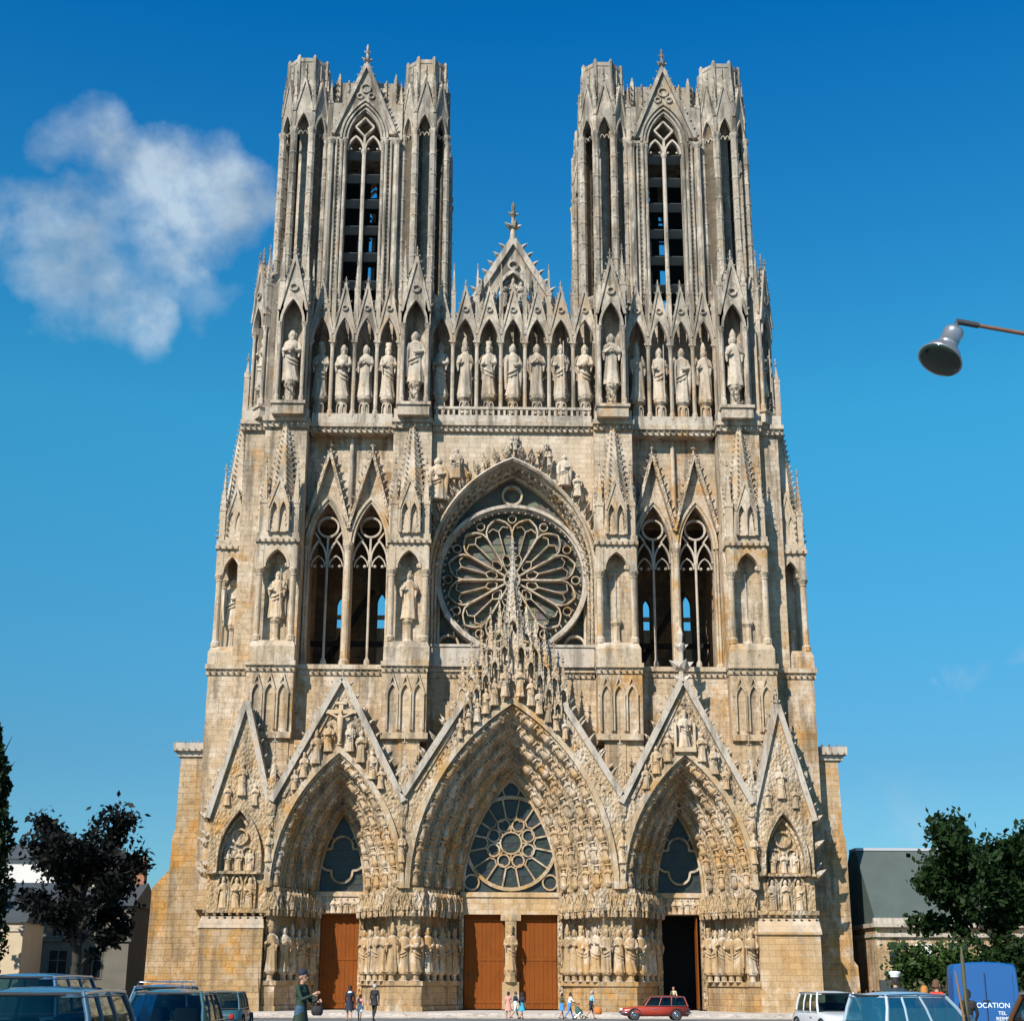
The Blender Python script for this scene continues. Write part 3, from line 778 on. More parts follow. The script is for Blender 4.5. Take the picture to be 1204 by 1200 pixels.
# sculpture of the three gables
def gable_groups():
    # crucifixion
    cx = -12.75; m = M()
    m.box(cx - .16, cx + .16, -7.15, -6.85, 18.6, 21.6); m.box(cx - 1.15, cx + 1.15, -7.2, -6.9, 20.9, 21.18)
    m.box(cx - .45, cx + .45, -7.2, -6.9, 21.6, 21.8)
    m.build('cross', STS, PLf)
    m = M(); m.loft([[(cx + a * math.cos(t), -7.3 + a * .7 * math.sin(t), z) for t in [2 * pi * i / 8 for i in range(8)]] for z, a in ((18.8, .1), (19.3, .13), (19.9, .2), (20.5, .24), (20.75, .2), (20.85, .08), (20.95, .13), (21.15, .13), (21.25, .04))])
    for q in (-1, 1): m.tube([(cx + q * .2, -7.3, 20.6), (cx + q * .6, -7.25, 20.8), (cx + q * 1.0, -7.2, 20.98)], [.09, .08, .05], 6)
    m.build('crucified_figure', STS, PLf, True)
    for i, (dx, z, h) in enumerate(((-2.55, 16.2, 1.9), (-1.7, 17.2, 2.5), (-.8, 18.1, 2.3), (.8, 18.1, 2.3), (1.6, 17.3, 2.5), (2.45, 16.1, 2.2), (3.1, 15.4, 1.7), (-3.2, 15.3, 1.5))):
        inst('gable_figure', SMD[KINDS[i % 7]], PLf, (cx + dx, -7.1, z), 0, (h * 1.0, h * .9, h * .93))
    cx = 12.75
    for i, (dx, z, h) in enumerate(((0, 18.55, 2.9), (-1.25, 17.5, 2.3), (1.25, 17.5, 2.3), (-2.15, 16.6, 2.2), (2.15, 16.6, 2.2), (-2.95, 15.5, 1.8), (2.95, 15.5, 1.8))):
        inst('gable_figure', SMD[('king', 'angel', 'pray', 'cloak', 'book', 'mitre', 'staff')[i]], PRt, (cx + dx, -7.1, z), 0, (h * 1.02, h, h * .93))
    m = M(); m.box(cx - .8, cx + .8, -7.5, -6.9, 18.2, 18.55)
    for q in (-1, 1): m.box(cx + q * .62, cx + q * .8, -7.3, -6.9, 18.55, 20.4)
    m.build('throne', STS, PRt)
    m = M(); m.finial(cx, -6.5, 23.2, 2.3)
    m.crk((cx, -6.5, 23.6), (1, 0, .2), .7); m.crk((cx, -6.5, 23.6), (-1, 0, .2), .7); m.build('finial', STP, PRt)
    m = M(); m.finial(-12.75, -6.5, 23.2, .55); m.build('finial', STP, PLf)
    # coronation under a forest of canopies
    grp = [(-.62, 22.2, 2.5), (.62, 22.2, 2.5)]
    for i in range(5): grp += [(-1.55 - .72 * i, 21.55 - .62 * i, 2.3 - .17 * i), (1.55 + .72 * i, 21.55 - .62 * i, 2.3 - .17 * i)]
    grp += [(-1.25, 24.3, 1.5), (1.25, 24.3, 1.5), (-.45, 25.0, 1.3), (.45, 25.0, 1.3), (-2.2, 23.2, 1.5), (2.2, 23.2, 1.5), (-3.1, 21.9, 1.4), (3.1, 21.9, 1.4)]
    for i, (dx, z, h) in enumerate(grp):
        inst('gable_figure', SMD[('king', 'pray', 'angel', 'angel', 'cloak', 'staff', 'angel', 'mitre', 'pray', 'book')[i % 10]], PC, (dx * .88, -7.3 - (.2 if i < 2 else 0) + (.3 if i > 11 else 0), z), 0, (h * .95, h * .9, h * .9))
    m = M(); m.prism([(-4.6, 19.2), (-1.2, 24.6), (0, 27.0), (1.2, 24.6), (4.6, 19.2), (0, 21.7)], -6.9, -6.2, 'y'); m.build('gable_backing', STC, PC)
    def tabernacle(x, y, z0, z1, zt, h):
        m = M()
        for a in (-1, 1):
            for b in (-1, 1): m.box(x + a * h - .06, x + a * h + .06, y + b * h - .06, y + b * h + .06, z0, z1)
        for k in range(4):
            c, d = math.cos(k * pi / 2), math.sin(k * pi / 2); i0 = len(m.v)
            arch_wall(m, -h, h, z1 - .5, z1, [(0, h * .72, z1 - .4, h * 1.3)], -h * 1.1, -h * .9, 5, top=[(h, z1 + .1), (0, z1 + h * 2.6), (-h, z1 + .1)])
            m.xf(Matrix.Translation((x, y, 0)) @ Matrix.Rotation(k * pi / 2, 4, 'Z'), i0)
        m.spire(x, y, z1, zt, h * 1.1, 4, pi / 4, .2, .42, .45)
        m.v = [(a * .84, b, 20.4 + (c - 20.4) * .92) for a, b, c in m.v]; m.build('tabernacle', STC, PC)
    for x, y, z0, z1, zt, h in ((-4.5, -6.6, 20.4, 23.0, 25.2, .36), (4.5, -6.6, 20.4, 23.0, 25.2, .36), (-3.7, -6.7, 21.2, 23.9, 26.6, .38), (3.7, -6.7, 21.2, 23.9, 26.6, .38),
                                (-2.85, -6.7, 22.2, 24.9, 28.0, .38), (2.85, -6.7, 22.2, 24.9, 28.0, .38), (-2.0, -6.6, 24.0, 26.3, 29.2, .38), (2.0, -6.6, 24.0, 26.3, 29.2, .38),
                                (-1.2, -6.6, 25.2, 27.6, 30.4, .38), (1.2, -6.6, 25.2, 27.6, 30.4, .38), (0, -6.9, 26.0, 28.6, 32.0, .42), (-.75, -7.3, 24.9, 26.4, 28.6, .34), (.75, -7.3, 24.9, 26.4, 28.6, .34), (-1.6, -7.3, 23.9, 25.2, 27.2, .32), (1.6, -7.3, 23.9, 25.2, 27.2, .32), (-2.4, -7.3, 22.9, 24.1, 26.0, .32), (2.4, -7.3, 22.9, 24.1, 26.0, .32), (-3.2, -7.3, 21.8, 23.0, 24.8, .3), (3.2, -7.3, 21.8, 23.0, 24.8, .3), (-4.0, -7.3, 20.6, 21.8, 23.6, .3), (4.0, -7.3, 20.6, 21.8, 23.6, .3)):
        tabernacle(x, y, z0, z1, zt, h)
    m = M(); m.spire(0, -6.3, 28.0, 34.4, .62, 8, 0, .24, .45, 0); m.finial(0, -6.3, 33.4, .75); m.build('spirelet', STP, PC)
    m = M()
    for s in (-1, 1):
        for i in range(5): m.crk((s * (7.3 - i * .8), -6.4, 16.6 + i * 1.25), (s * .8, -.3, .5), .6)
    m.build('gargoyles', STC, PC)
gable_groups()

YS[0] = 1.0
# --- level 2: tabernacles on the buttresses, tower windows, rose ---------------
def tabernacle_buttress(cx, yf, w, d, side=False, statue=None, apex=46.0, zb=34.6):
    """open niche on four columns under a tall crocketed spire"""
    h = w / 2; yc = yf + d / 2
    m = M()
    m.box(cx - h - .15, cx + h + .15, yf - .2, yf + d, 25.204, 26.3); m.taper(cx - h - .15, cx + h + .15, yf - .2, yf + d, 26.3, 26.8, .2, .25)
    m.box(cx - h * .92, cx + h * .92, yf + d * .85, yf + d + .4, 26.8, zb)
    i0 = len(m.v)
    base = zb - 2.1
    for q in (0, 1, -1):
        i0 = len(m.v)
        hw = h if q == 0 else d / 2
        P = [(0 - hw * .52, .5 * 1), (0, 0)]
        arch_wall(m, -hw, hw, base, zb, [(0, hw * .62, base, min(1.75, hw * 1.35))], -.26, .26, 6)
        arch_bar(m, 0, base + .1, hw * .62, min(1.75, hw * 1.35) - .15, .14, -.34, .34, 6)
        if q == 0: m.xf(Matrix.Translation((cx, yf + .3, 0)), i0)
        else: m.xf(Matrix.Translation((cx + q * (h - .3), yc, 0)) @ Matrix.Rotation(q * pi / 2, 4, 'Z'), i0)
    # cusps of the trefoil
    for q in (-1, 1):
        m.ball((cx + q * h * .5, yf + .3, base + .35), .22, 6, sy=.7)
    m.box(cx - h - .12, cx + h + .12, yf - .15, yf + d + .3, zb, zb + .3)
    bumps(m, cx - h, cx + h, yf - .12, zb + .05, .42, .3)
    o = m.build('buttress_niche', STM, CATH)
    c = M()
    for a in (-1, 1):
        for y in (yf + .3, yf + d - .35):
            x = cx + a * (h - .28)
            c.lathe(x, y, [(.36, 26.8), (.36, 27.15), (.25, 27.3), (.24, base - .55), (.3, base - .5), (.26, base - .4), (.42, base - .05), (.42, base)], 10)
    c.build('column', STM, o)
    p = M(); p.lathe(cx, yf + d * .5, [(.5, 26.8), (.42, 27.0), (.3, 27.2), (.28, 28.3), (.45, 28.55), (.45, 28.75)], 8); p.build('pedestal', STM, o)
    if statue: inst('niche_statue', SM[statue], o, (cx, yf + d * .5, 28.75), 0, (4.3, 3.8, 3.85))
    elif not side:
        p = M(); p.lathe(cx - .05, yf + d * .55, [(.2, 28.7), (.14, 29.0), (.13, 32.4), (.2, 32.6)], 6); p.build('stump', STP, o)
    s = M()
    s.box(cx - h - .05, cx + h + .05, yf - .1, yf + d + .2, zb + .304, zb + .75)
    k = h * .78
    for a in (-1, 1):
        for b in (-1, 1):
            x, y = cx + a * k, yc + b * (d / 2 - h * .2)
            s.pinnacle(x, y, zb + .75, zb + 3.2, zb + 6.6, h * .18, .2, .42, .4)
    hx = h * .74
    s.box(cx - hx * .9, cx + hx * .9, yc - hx * .9, yc + hx * .9, zb + .7, zb + 1.2)
    i0 = len(s.v); s.spire(cx, yc, zb + .75, apex, hx * (1.36 if not side else 1.62), 8, pi / 8, .32, .46, .7 if not side else .5)
    # gablet with blind lights on the foot of the spire
    for q in (0, 1, -1):
        i0 = len(s.v); e = hx * .66
        arch_wall(s, -e, e, zb + .76, 0, [(-e * .46, e * .34, zb + 2.3, .9), (e * .46, e * .34, zb + 2.3, .9)], -.16, .0, 5, top=[(e, zb + 2.8), (0, zb + 5.0), (-e, zb + 2.8)])
        for k_ in (-1, 1):
            s.bar((k_ * e * 1.05, zb + 2.7), (0, zb + 5.2), .16, -.26, .05)
            for i in range(5): t = (i + .5) / 5; s.crk((k_ * e * (1 - t), -.1, zb + 2.9 + 2.2 * t), (k_, -.2, .3), .26)
            s.lathe(k_ * e, -.1, [(.14, zb + .76), (.11, zb + 2.8), (.02, zb + 3.8)], 6)
        s.lathe(0, -.12, [(.1, zb + .76), (.08, zb + 3.4)], 6)
        s.xf(Matrix.Translation((cx + q * (hx * 1.22), yc - (hx * 1.22 if q == 0 else 0), 0)) @ Matrix.Rotation(q * pi / 2, 4, 'Z'), i0)
    s.build('spire', STM, o)
    return o
tabernacle_buttress(-8.1, -4.2, 3.2, 2.3, statue='mitre')
tabernacle_buttress(8.1, -4.2, 3.2, 2.3)
tabernacle_buttress(-18.35, -4.2, 3.2, 2.3, statue='staff')
tabernacle_buttress(18.35, -4.2, 3.2, 2.3)
tabernacle_buttress(-22.25, -1.7, 2.5, 2.9, True, 'cloak', 47.6, 34.7)
tabernacle_buttress(22.25, -1.7, 2.5, 2.9, True, None, 47.6, 34.7)

def blind_panels():
    """three blind lancets on each buttress foot"""
    for cx in (-18.35, -8.1, 8.1, 18.35):
        m = M()
        for q in (-1, 0, 1):
            arch_bar(m, cx + q * .98, 22.6, .46, 1.0, .13, -5.25, -4.9, 6, 20.0)
            m.bar((cx + q * .98 - .5, 22.7), (cx + q * .98, 24.2), .1, -5.2, -4.95); m.bar((cx + q * .98 + .5, 22.7), (cx + q * .98, 24.2), .1, -5.2, -4.95)
            m.crk((cx + q * .98, -5.1, 24.0), (0, -.6, 1), .25)
        m.box(cx - 1.75, cx + 1.75, -5.4, -4.9, 19.3, 19.75)
        m.build('blind_panel', STM, CATH)
YS[0] = .8235
blind_panels()
YS[0] = 1.0

def tower_windows():
    for s in (-1, 1):
        cx0 = s * 13.15; m = M()
        ops = [(cx0 - 1.72, 1.42, 35.2, 3.75), (cx0 + 1.72, 1.42, 35.2, 3.75)]
        arch_wall(m, cx0 - 3.49, cx0 + 3.49, 25.2, 39.6, ops, -1.7, -.5, 10)
        w = m.build('tower_window', STM, CATH)
        for cx, hw, zs, h in ops:
            m = M()
            for k, (e, y) in enumerate(((.42, -2.1), (.2, -1.95))):
                arch_bar(m, cx, zs, hw + e - .12, h + e * 1.25 - .1, .2, y - .12, -1.6, 10)
            for e in (-1, 1):
                for k in range(2): m.lathe(cx + e * (hw + .05 + k * .18), -1.75 - k * .16, [(.2, 25.25), (.2, 25.7), (.105, 25.85), (.1, 34.8), (.19, 35.15), (.19, 35.3)], 8)
            m.build('window_moulding', STM, w)
            m = M()
            m.lathe(cx, -1.2, [(.24, 25.2), (.24, 26.0), (.1, 26.3), (.1, 33.8), (.2, 34.1), (.2, 34.25)], 8)
            for e in (-1, 1):
                arch_bar(m, cx + e * .71, 34.2, .72, 1.75, .14, -1.35, -1.05, 8)
                arch_bar(m, cx + e * .71, 33.7, .58, .95, .09, -1.3, -1.1, 6)
                m.ball((cx + e * .71 - .3, -1.2, 33.75), .14, 6); m.ball((cx + e * .71 + .3, -1.2, 33.75), .14, 6)
            m.ring(cx, 37.0, .82, .15, -1.35, -1.05, 22)
            m.bar((cx, 34.2), (cx, 36.2), .16, -1.32, -1.06)
            for e in (-1, 1): m.bar((cx + e * .62, 35.9), (cx + e * 1.1, 36.6), .13, -1.32, -1.06)
            m.build('window_tracery', STP, w)
            m = M()
            for e in (-1, 1):
                m.bar((cx + e * 1.78, 36.6), (cx + e * .04, 43.0), .24, -2.5, -1.68)
                for i in range(9):
                    t = (i + .4) / 9; m.crk((cx + e * (1.78 * (1 - t) + .12), -2.2, 36.8 + 6.1 * t), (e, -.2, .35), .34)
            m.finial(cx, -2.1, 42.5, .95)
            m.build('gablet', STC, w)
        m = M()
        m.lathe(cx0, -2.0, [(.42, 25.2), (.42, 25.8), (.3, 26), (.27, 34.8), (.42, 35.2), (.42, 35.5), (.2, 35.6), (.16, 44.2), (.02, 44.6)], 10)
        m.build('column', STM, w)
        # tracery in the rear lights
        m = M()
        m.box(cx0 - 3.45, cx0 + 3.45, 7.5, 7.9, 25.2, 30.7)
        for e in (-1, 1):
            cx = cx0 + e * 1.75 + .35
            for z in (31.5,): m.box(cx - .8, cx + .8, 7.5, 7.8, z, z + .35)
        m.build('rear_tracery', STM, w)
        # bell frame and stair inside
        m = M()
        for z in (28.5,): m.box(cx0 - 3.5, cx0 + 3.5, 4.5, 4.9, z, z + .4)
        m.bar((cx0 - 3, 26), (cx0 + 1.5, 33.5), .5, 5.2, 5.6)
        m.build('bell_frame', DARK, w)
YO[0] = .9
tower_windows()
YO[0] = 0

def rose():
    cz, r = 32.65, 5.62
    m = M()
    A = [(x, z) for x, z in arch(6.45, 9.2, 16)]
    P = [(-6.55, 25.3), (-6.55, 44.6), (6.55, 44.6), (6.55, 25.3), (6.45, 25.3), (6.45, 32.6)] + [(x, 32.6 + z) for x, z in A[::-1]][1:] + [(-6.45, 25.3)]
    m.prism(P, -1.7, .1, 'y')
    w = m.build('rose_window', STL, CATH)
    # enclosing arch, four orders receding to the glass
    for k in range(4):
        m = M(); e = k * .24; y = -2.05 + k * .5
        wd, hh = off(6.75, 9.75, e)
        w2, h2 = off(6.75, 9.75, e + .3)
        prof = [(wd, hh, y + .4, 32.6), (wd, hh, y, 32.6), (LP(wd, w2, .5), LP(hh, h2, .5), y - .12, 32.6), (w2, h2, y, 32.6), (w2, h2, y + .75, 32.6)]
        arch_loft(m, prof, 0, 18, 26.5)
        if k in (1, 2):
            for s in (-1, 1):
                for i in range(18):
                    x, z, tx, tz = pos_on_arch(0, 32.6, w2, h2, s, (i + .5) / 18)
                    m.crk((x, y + .25, z), (-x / 8, -.8, -.4), .5 if k == 1 else .4)
        m.build('arch_order', STC if k in (1, 2) else STM, w)
    m = M()
    for s in (-1, 1):
        for i in range(11):
            x, z, tx, tz = pos_on_arch(0, 32.6, 6.95, 10.0, s, .25 + .75 * (i + .3) / 11)
            m.crk((x, -1.9, z), (x / 6, -.35, .9), .75); m.crk((x + .2, -1.95, z + .1), (x / 8, -.8, .6), .5)
    m.build('arch_foliage', STC, w)
    # glass
    g = [(x, 32.6 + z) for x, z in arch(6.2, 8.9, 14)]
    m = M(); m.prism([(-6.2, 25.4)] + g + [(6.2, 25.4)], .0, .06, 'y'); m.build('rose_glass', G_ROSE, w)
    m = M(); m.box(-6.5, 6.5, -1.2, .3, 25.2, 26.3); m.build('rose_sill', STL, w)
    m = M()
    m.ring(0, cz, r + .3, .46, -.75, -.02, 64); m.ring(0, cz, r + .36, .26, -1.0, -.7, 64)
    for i in range(64):
        a = 2 * pi * i / 64
        m.crk(((r - .02) * math.cos(a), -.72, cz + (r - .02) * math.sin(a)), (-math.cos(a), -.5, -math.sin(a)), .22)
    m.build('rose_rim', STP, w)
    m = M(); Y0, Y1 = -.52, -.02
    m.ring(0, cz, .62, .15, Y0 - .1, Y1, 24)
    n = 12
    for i in range(n):
        a = 2 * pi * i / n; c, d = math.cos(a), math.sin(a)
        q = lambda rr, aa: (rr * math.cos(aa), cz + rr * math.sin(aa))
        m.bar(q(.7, a), q(3.95, a), .125, Y0, Y1)
        # petal head: pointed arch springing from spokes
        b = a + pi / n; b1 = a + 2 * pi / n
        for (s0, e0) in ((a, 1), (b1, -1)):
            pts = [q(3.95, s0), q(4.45, s0 + e0 * .035), q(4.85, s0 + e0 * .11), q(5.1, s0 + e0 * .2), q(5.25, b)]
            for k in range(4): m.bar(pts[k], pts[k + 1], .11, Y0, Y1)
        # inner lights of the petal
        m.bar(q(2.2, b), q(4.2, b), .07, Y0 + .1, Y1)
        for e0 in (-1, 1):
            m.bar(q(2.2, b), q(1.9, b + e0 * .16), .07, Y0 + .1, Y1)
            m.bar(q(1.9, b + e0 * .16), q(1.45, b + e0 * .2), .065, Y0 + .1, Y1)
            m.bar(q(4.2, b), q(4.55, b + e0 * .09), .065, Y0 + .1, Y1); m.bar(q(4.55, b + e0 * .09), q(4.4, b + e0 * .19), .065, Y0 + .1, Y1)
        m.bar(q(1.45, b + .2), q(1.2, b), .065, Y0 + .1, Y1); m.bar(q(1.45, b - .2), q(1.2, b), .065, Y0 + .1, Y1)
        # spandrel trefoil next the rim
        m.ring(*q(5.1, a), .33, .07, Y0, Y1, 10)
    m.build('rose_tracery', STM, w)
    m = M()
    m.ring(0, 39.75, .78, .17, -.5, -.02, 20)
    for s in (-1, 1):
        m.ring(s * 5.0, 27.3, .78, .17, -.5, -.02, 18)
        m.ring(s * 5.15, 37.0, .42, .1, -.45, -.02, 14)
    m.build('spandrel_tracery', STM, w)
    m = M()
    for i in range(-9, 10):
        m.box(-6.1, 6.1, -.03, -.002, cz + i * .62 - .018, cz + i * .62 + .018)
    m.build('glazing_bars', LEAD, w)
    # carved scene above the arch
    for x, z, h, k in ((-6.0, 38.6, 3.6, 'cloak'), (-4.55, 40.4, 2.6, 'staff'), (4.15, 39.9, 2.6, 'cloak'), (5.2, 39.0, 1.9, 'pray'), (.2, 42.9, .9, 'pray'), (3.0, 41.6, 1.2, 'book')):
        inst('wall_statue', SM[k], w, (x, -2.15, z), 0, (h * 1.25, h, h))
    m = M()
    for x, z in ((2.5, 41.9), (.1, 42.6), (-2.4, 41.8)):
        m.tube([(x, -1.95, z - .3), (x, -1.95, z + .9)], .09, 6)
        if x < -1: continue
        for i in range(16):
            m.ball((x + rnd.uniform(-.5, .5), -1.9, z + 1.0 + rnd.uniform(-.45, .5)), rnd.uniform(.13, .22), 5)
    m.build('carved_tree', STC, w)
YS[0] = 1.35
rose()
YS[0] = 1.0

# --- level 3: gallery of kings ---------------------------------------------------
def king_niche(cx, y, p, z0, zsp, zap, zg, last, kind, dark=False):
    h = p / 2; m = M()
    for x in ([cx - h, cx + h] if last else [cx - h]):
        m.lathe(x, y, [(.24, z0), (.24, z0 + .5), (.165, z0 + .65), (.155, zsp - .3), (.24, zsp), (.24, zsp + .15)], 8)
        m.lathe(x, y + .5, [(.1, z0), (.1, zsp)], 6)
        m.pinnacle(x, y - .02, zsp + .1, zg - .6, zg + 1.9, .17, .12, .4, .3)
    arch_wall(m, cx - h, cx + h, zsp, 0, [(cx, h - .16, zsp, zap - zsp)], y - .16, y + .2, 7, top=[(cx + h, zsp + .9), (cx, zg), (cx - h, zsp + .9)])
    arch_bar(m, cx, zsp, h - .02, zap - zsp + .2, .2, y - .26, y + .2, 7)
    for s in (-1, 1):
        m.bar((cx + s * h, zsp + .8), (cx, zg + .1), .16, y - .28, y + .16)
        for i in range(4):
            t = (i + .5) / 4; m.crk((cx + s * h * (1 - t), y - .1, zsp + 1.0 + (zg - zsp - 1) * t), (s, -.1, .3), .24)
    m.finial(cx, y - .05, zg - .15, .5)
    # trefoiled canopy hanging in the niche
    for s in (-1, 1):
        m.ball((cx + s * h * .74, y + .02, zsp + .2), .13, 5)
    # pierced trefoil in the gablet
    m.ring(cx, zap + .75, .22, .1, y - .32, y - .1, 10)
    o = m.build('king_niche', STM, CATH)
    q = M(); q.lathe(cx, y + .45, [(.55, z0), (.55, z0 + .2), (.42, z0 + .3), (.4, z0 + 1.35), (.62, z0 + 1.6), (.62, z0 + 1.85)], 8)
    for k in (-1, 1): arch_bar(q, cx + k * .22, z0 + .9, .2, .35, .07, y + .0, y + .3, 4, z0 + .3)
    q.build('pedestal', STM, o)
    inst('king_statue', SM[kind], o, (cx, y + .42, z0 + 1.85), rnd.uniform(-.25, .25), (4.15, 4.0, 4.75))
    return o
for i in range(7):
    king_niche(-6 + 2 * i, -2.0, 2.0, 46.2, 52.6, 54.9, 57.6, i == 6, KINDS[(i * 5 + 2) % 6])
for s in (-1, 1):
    for i in range(4):
        king_niche(s * 13.15 - 2.79 + 1.86 * i, -2.0, 1.86, 45.95, 52.5, 54.9, 57.8, i == 3, KINDS[(i * 2 + (s > 0)) % 6])

def gallery_tabernacle(cx, cy, w, rz, kind, y0=0, ztop=60.6):
    """gabled niche, local frame with front at -y"""
    m = M(); h = w / 2
    m.box(-h - .12, h + .12, -1.1, .9, 45.41, 46.25); m.box(-h - .25, h + .25, -1.25, .9, 46.25, 46.5)
    for x in (-h + .15, h - .15):
        m.lathe(x, -.85, [(.22, 46.5), (.22, 47.0), (.15, 47.15), (.15, 53.0), (.26, 53.35), (.26, 53.5)], 8)
        m.box(x - .2, x + .2, -.6, .9, 46.5, 57.5)
        m.pinnacle(x, -.8, 53.4, 57.2, 60.4, .22, .15, .42, .4)
    m.box(-h, h, .5, .9, 46.5, 58)
    arch_wall(m, -h, h, 53.4, 0, [(0, h - .32, 53.4, 2.1)], -1.02, -.7, 8, top=[(h, 54.8), (0, 59.4), (-h, 54.8)])
    arch_bar(m, 0, 53.4, h - .12, 2.4, .2, -1.14, -.7, 8)
    for s in (-1, 1):
        m.bar((s * h, 54.5), (0, 59.5), .22, -1.18, -.65)
        for i in range(7):
            t = (i + .4) / 7; m.crk((s * h * (1 - t) + s * .1, -.95, 54.8 + 4.6 * t), (s, -.1, .3), .27)
        pass
    m.finial(0, -.9, 59.2, .7)
    m.ring(0, 56.6, .3, .14, -1.2, -.95, 12)
    m.taper(-h, h, -1.0, .9, 57.0, 59.0, h * .6, .9)
    o = m.build('gallery_niche', STM, CATH, loc=(cx, cy, 0), rz=rz)
    q = M(); q.lathe(0, -.35, [(.5, 46.5), (.42, 46.8), (.4, 47.9), (.55, 48.2), (.55, 48.4)], 8)
    for k in range(5): q.crk((rnd.uniform(-.4, .4), -.75, 46.8 + k * .3), (rnd.uniform(-.4, .4), -1, 0), .3)
    q.build('pedestal', STC, o)
    if kind: inst('king_statue', SM[kind], o, (0, -.35, 48.4), 0, (4.9, 4.2, 4.6))
    return o
for s in (-1, 1):
    gallery_tabernacle(s * 8.05, -3.0, 2.3, 0, 'cloak' if s < 0 else 'pray')
    gallery_tabernacle(s * 18.15, -3.0, 2.3, 0, 'book' if s < 0 else 'mitre')
    gallery_tabernacle(s * 20.35, -1.7, 2.2, s * .95, 'angel' if s < 0 else 'staff')
    m = M()
    for x, y in ((19.4, -2.7), (21.3, -1.0), (21.4, 2.0), (22.0, -1.4)):
        m.pinnacle(s * x, y, 45.4, 49.5 if x == 22.0 else 57.5, 51 if x == 22.0 else 61.0, .22, .15, .45, .45)
    m.build('pinnacle', STM, CATH)

def central_gable():
    m = M(); z0, za, hw = 55.2, 62.6, 4.35
    arch_wall(m, -hw, hw, z0, 0, [(0, 1.5, 57.0, 2.6)], -1.0, -.3, 10, top=[(0, za)])
    m.prism([(-1.6, z0), (-1.6, 57), (0, 60), (1.6, 57), (1.6, z0)], -.5, -.35, 'y')
    g = m.build('central_gable', STM, CATH)
    m = M()
    for s in (-1, 1): m.bar((s * (hw + .1), z0), (s * .05, za + .1), .5, -1.35, -.1)
    m.lathe(0, -.7, [(.42, 62.0), (.3, 63.0), (.2, 64.0)], 8)
    m.build('gable_coping', STP, g)
    m = M()
    for s in (-1, 1):
        for i in range(9):
            t = (i + .3) / 9; m.crk((s * (hw * (1 - t) + .3), -.7, z0 + (za - z0) * t + .2), (s, 0, .2), .62)
    m.build('crockets', STM, g)
    m = M(); m.finial(0, -.7, 63.0, 1.85); m.build('finial', STM, g)
    m = M(); arch_bar(m, 0, 57.0, 1.7, 2.9, .28, -1.3, -.8, 10, 56); m.ring(0, 60.3, .4, .16, -1.3, -.9, 14)
    m.build('gable_arch', STP, g)
    for x in (-.7, 0, .7): inst('gable_figure', SM['pray' if x else 'king'], g, (x, -.85, 56.4), 0, (2.6, 2.4, 2.5 if x else 2.9))
central_gable()

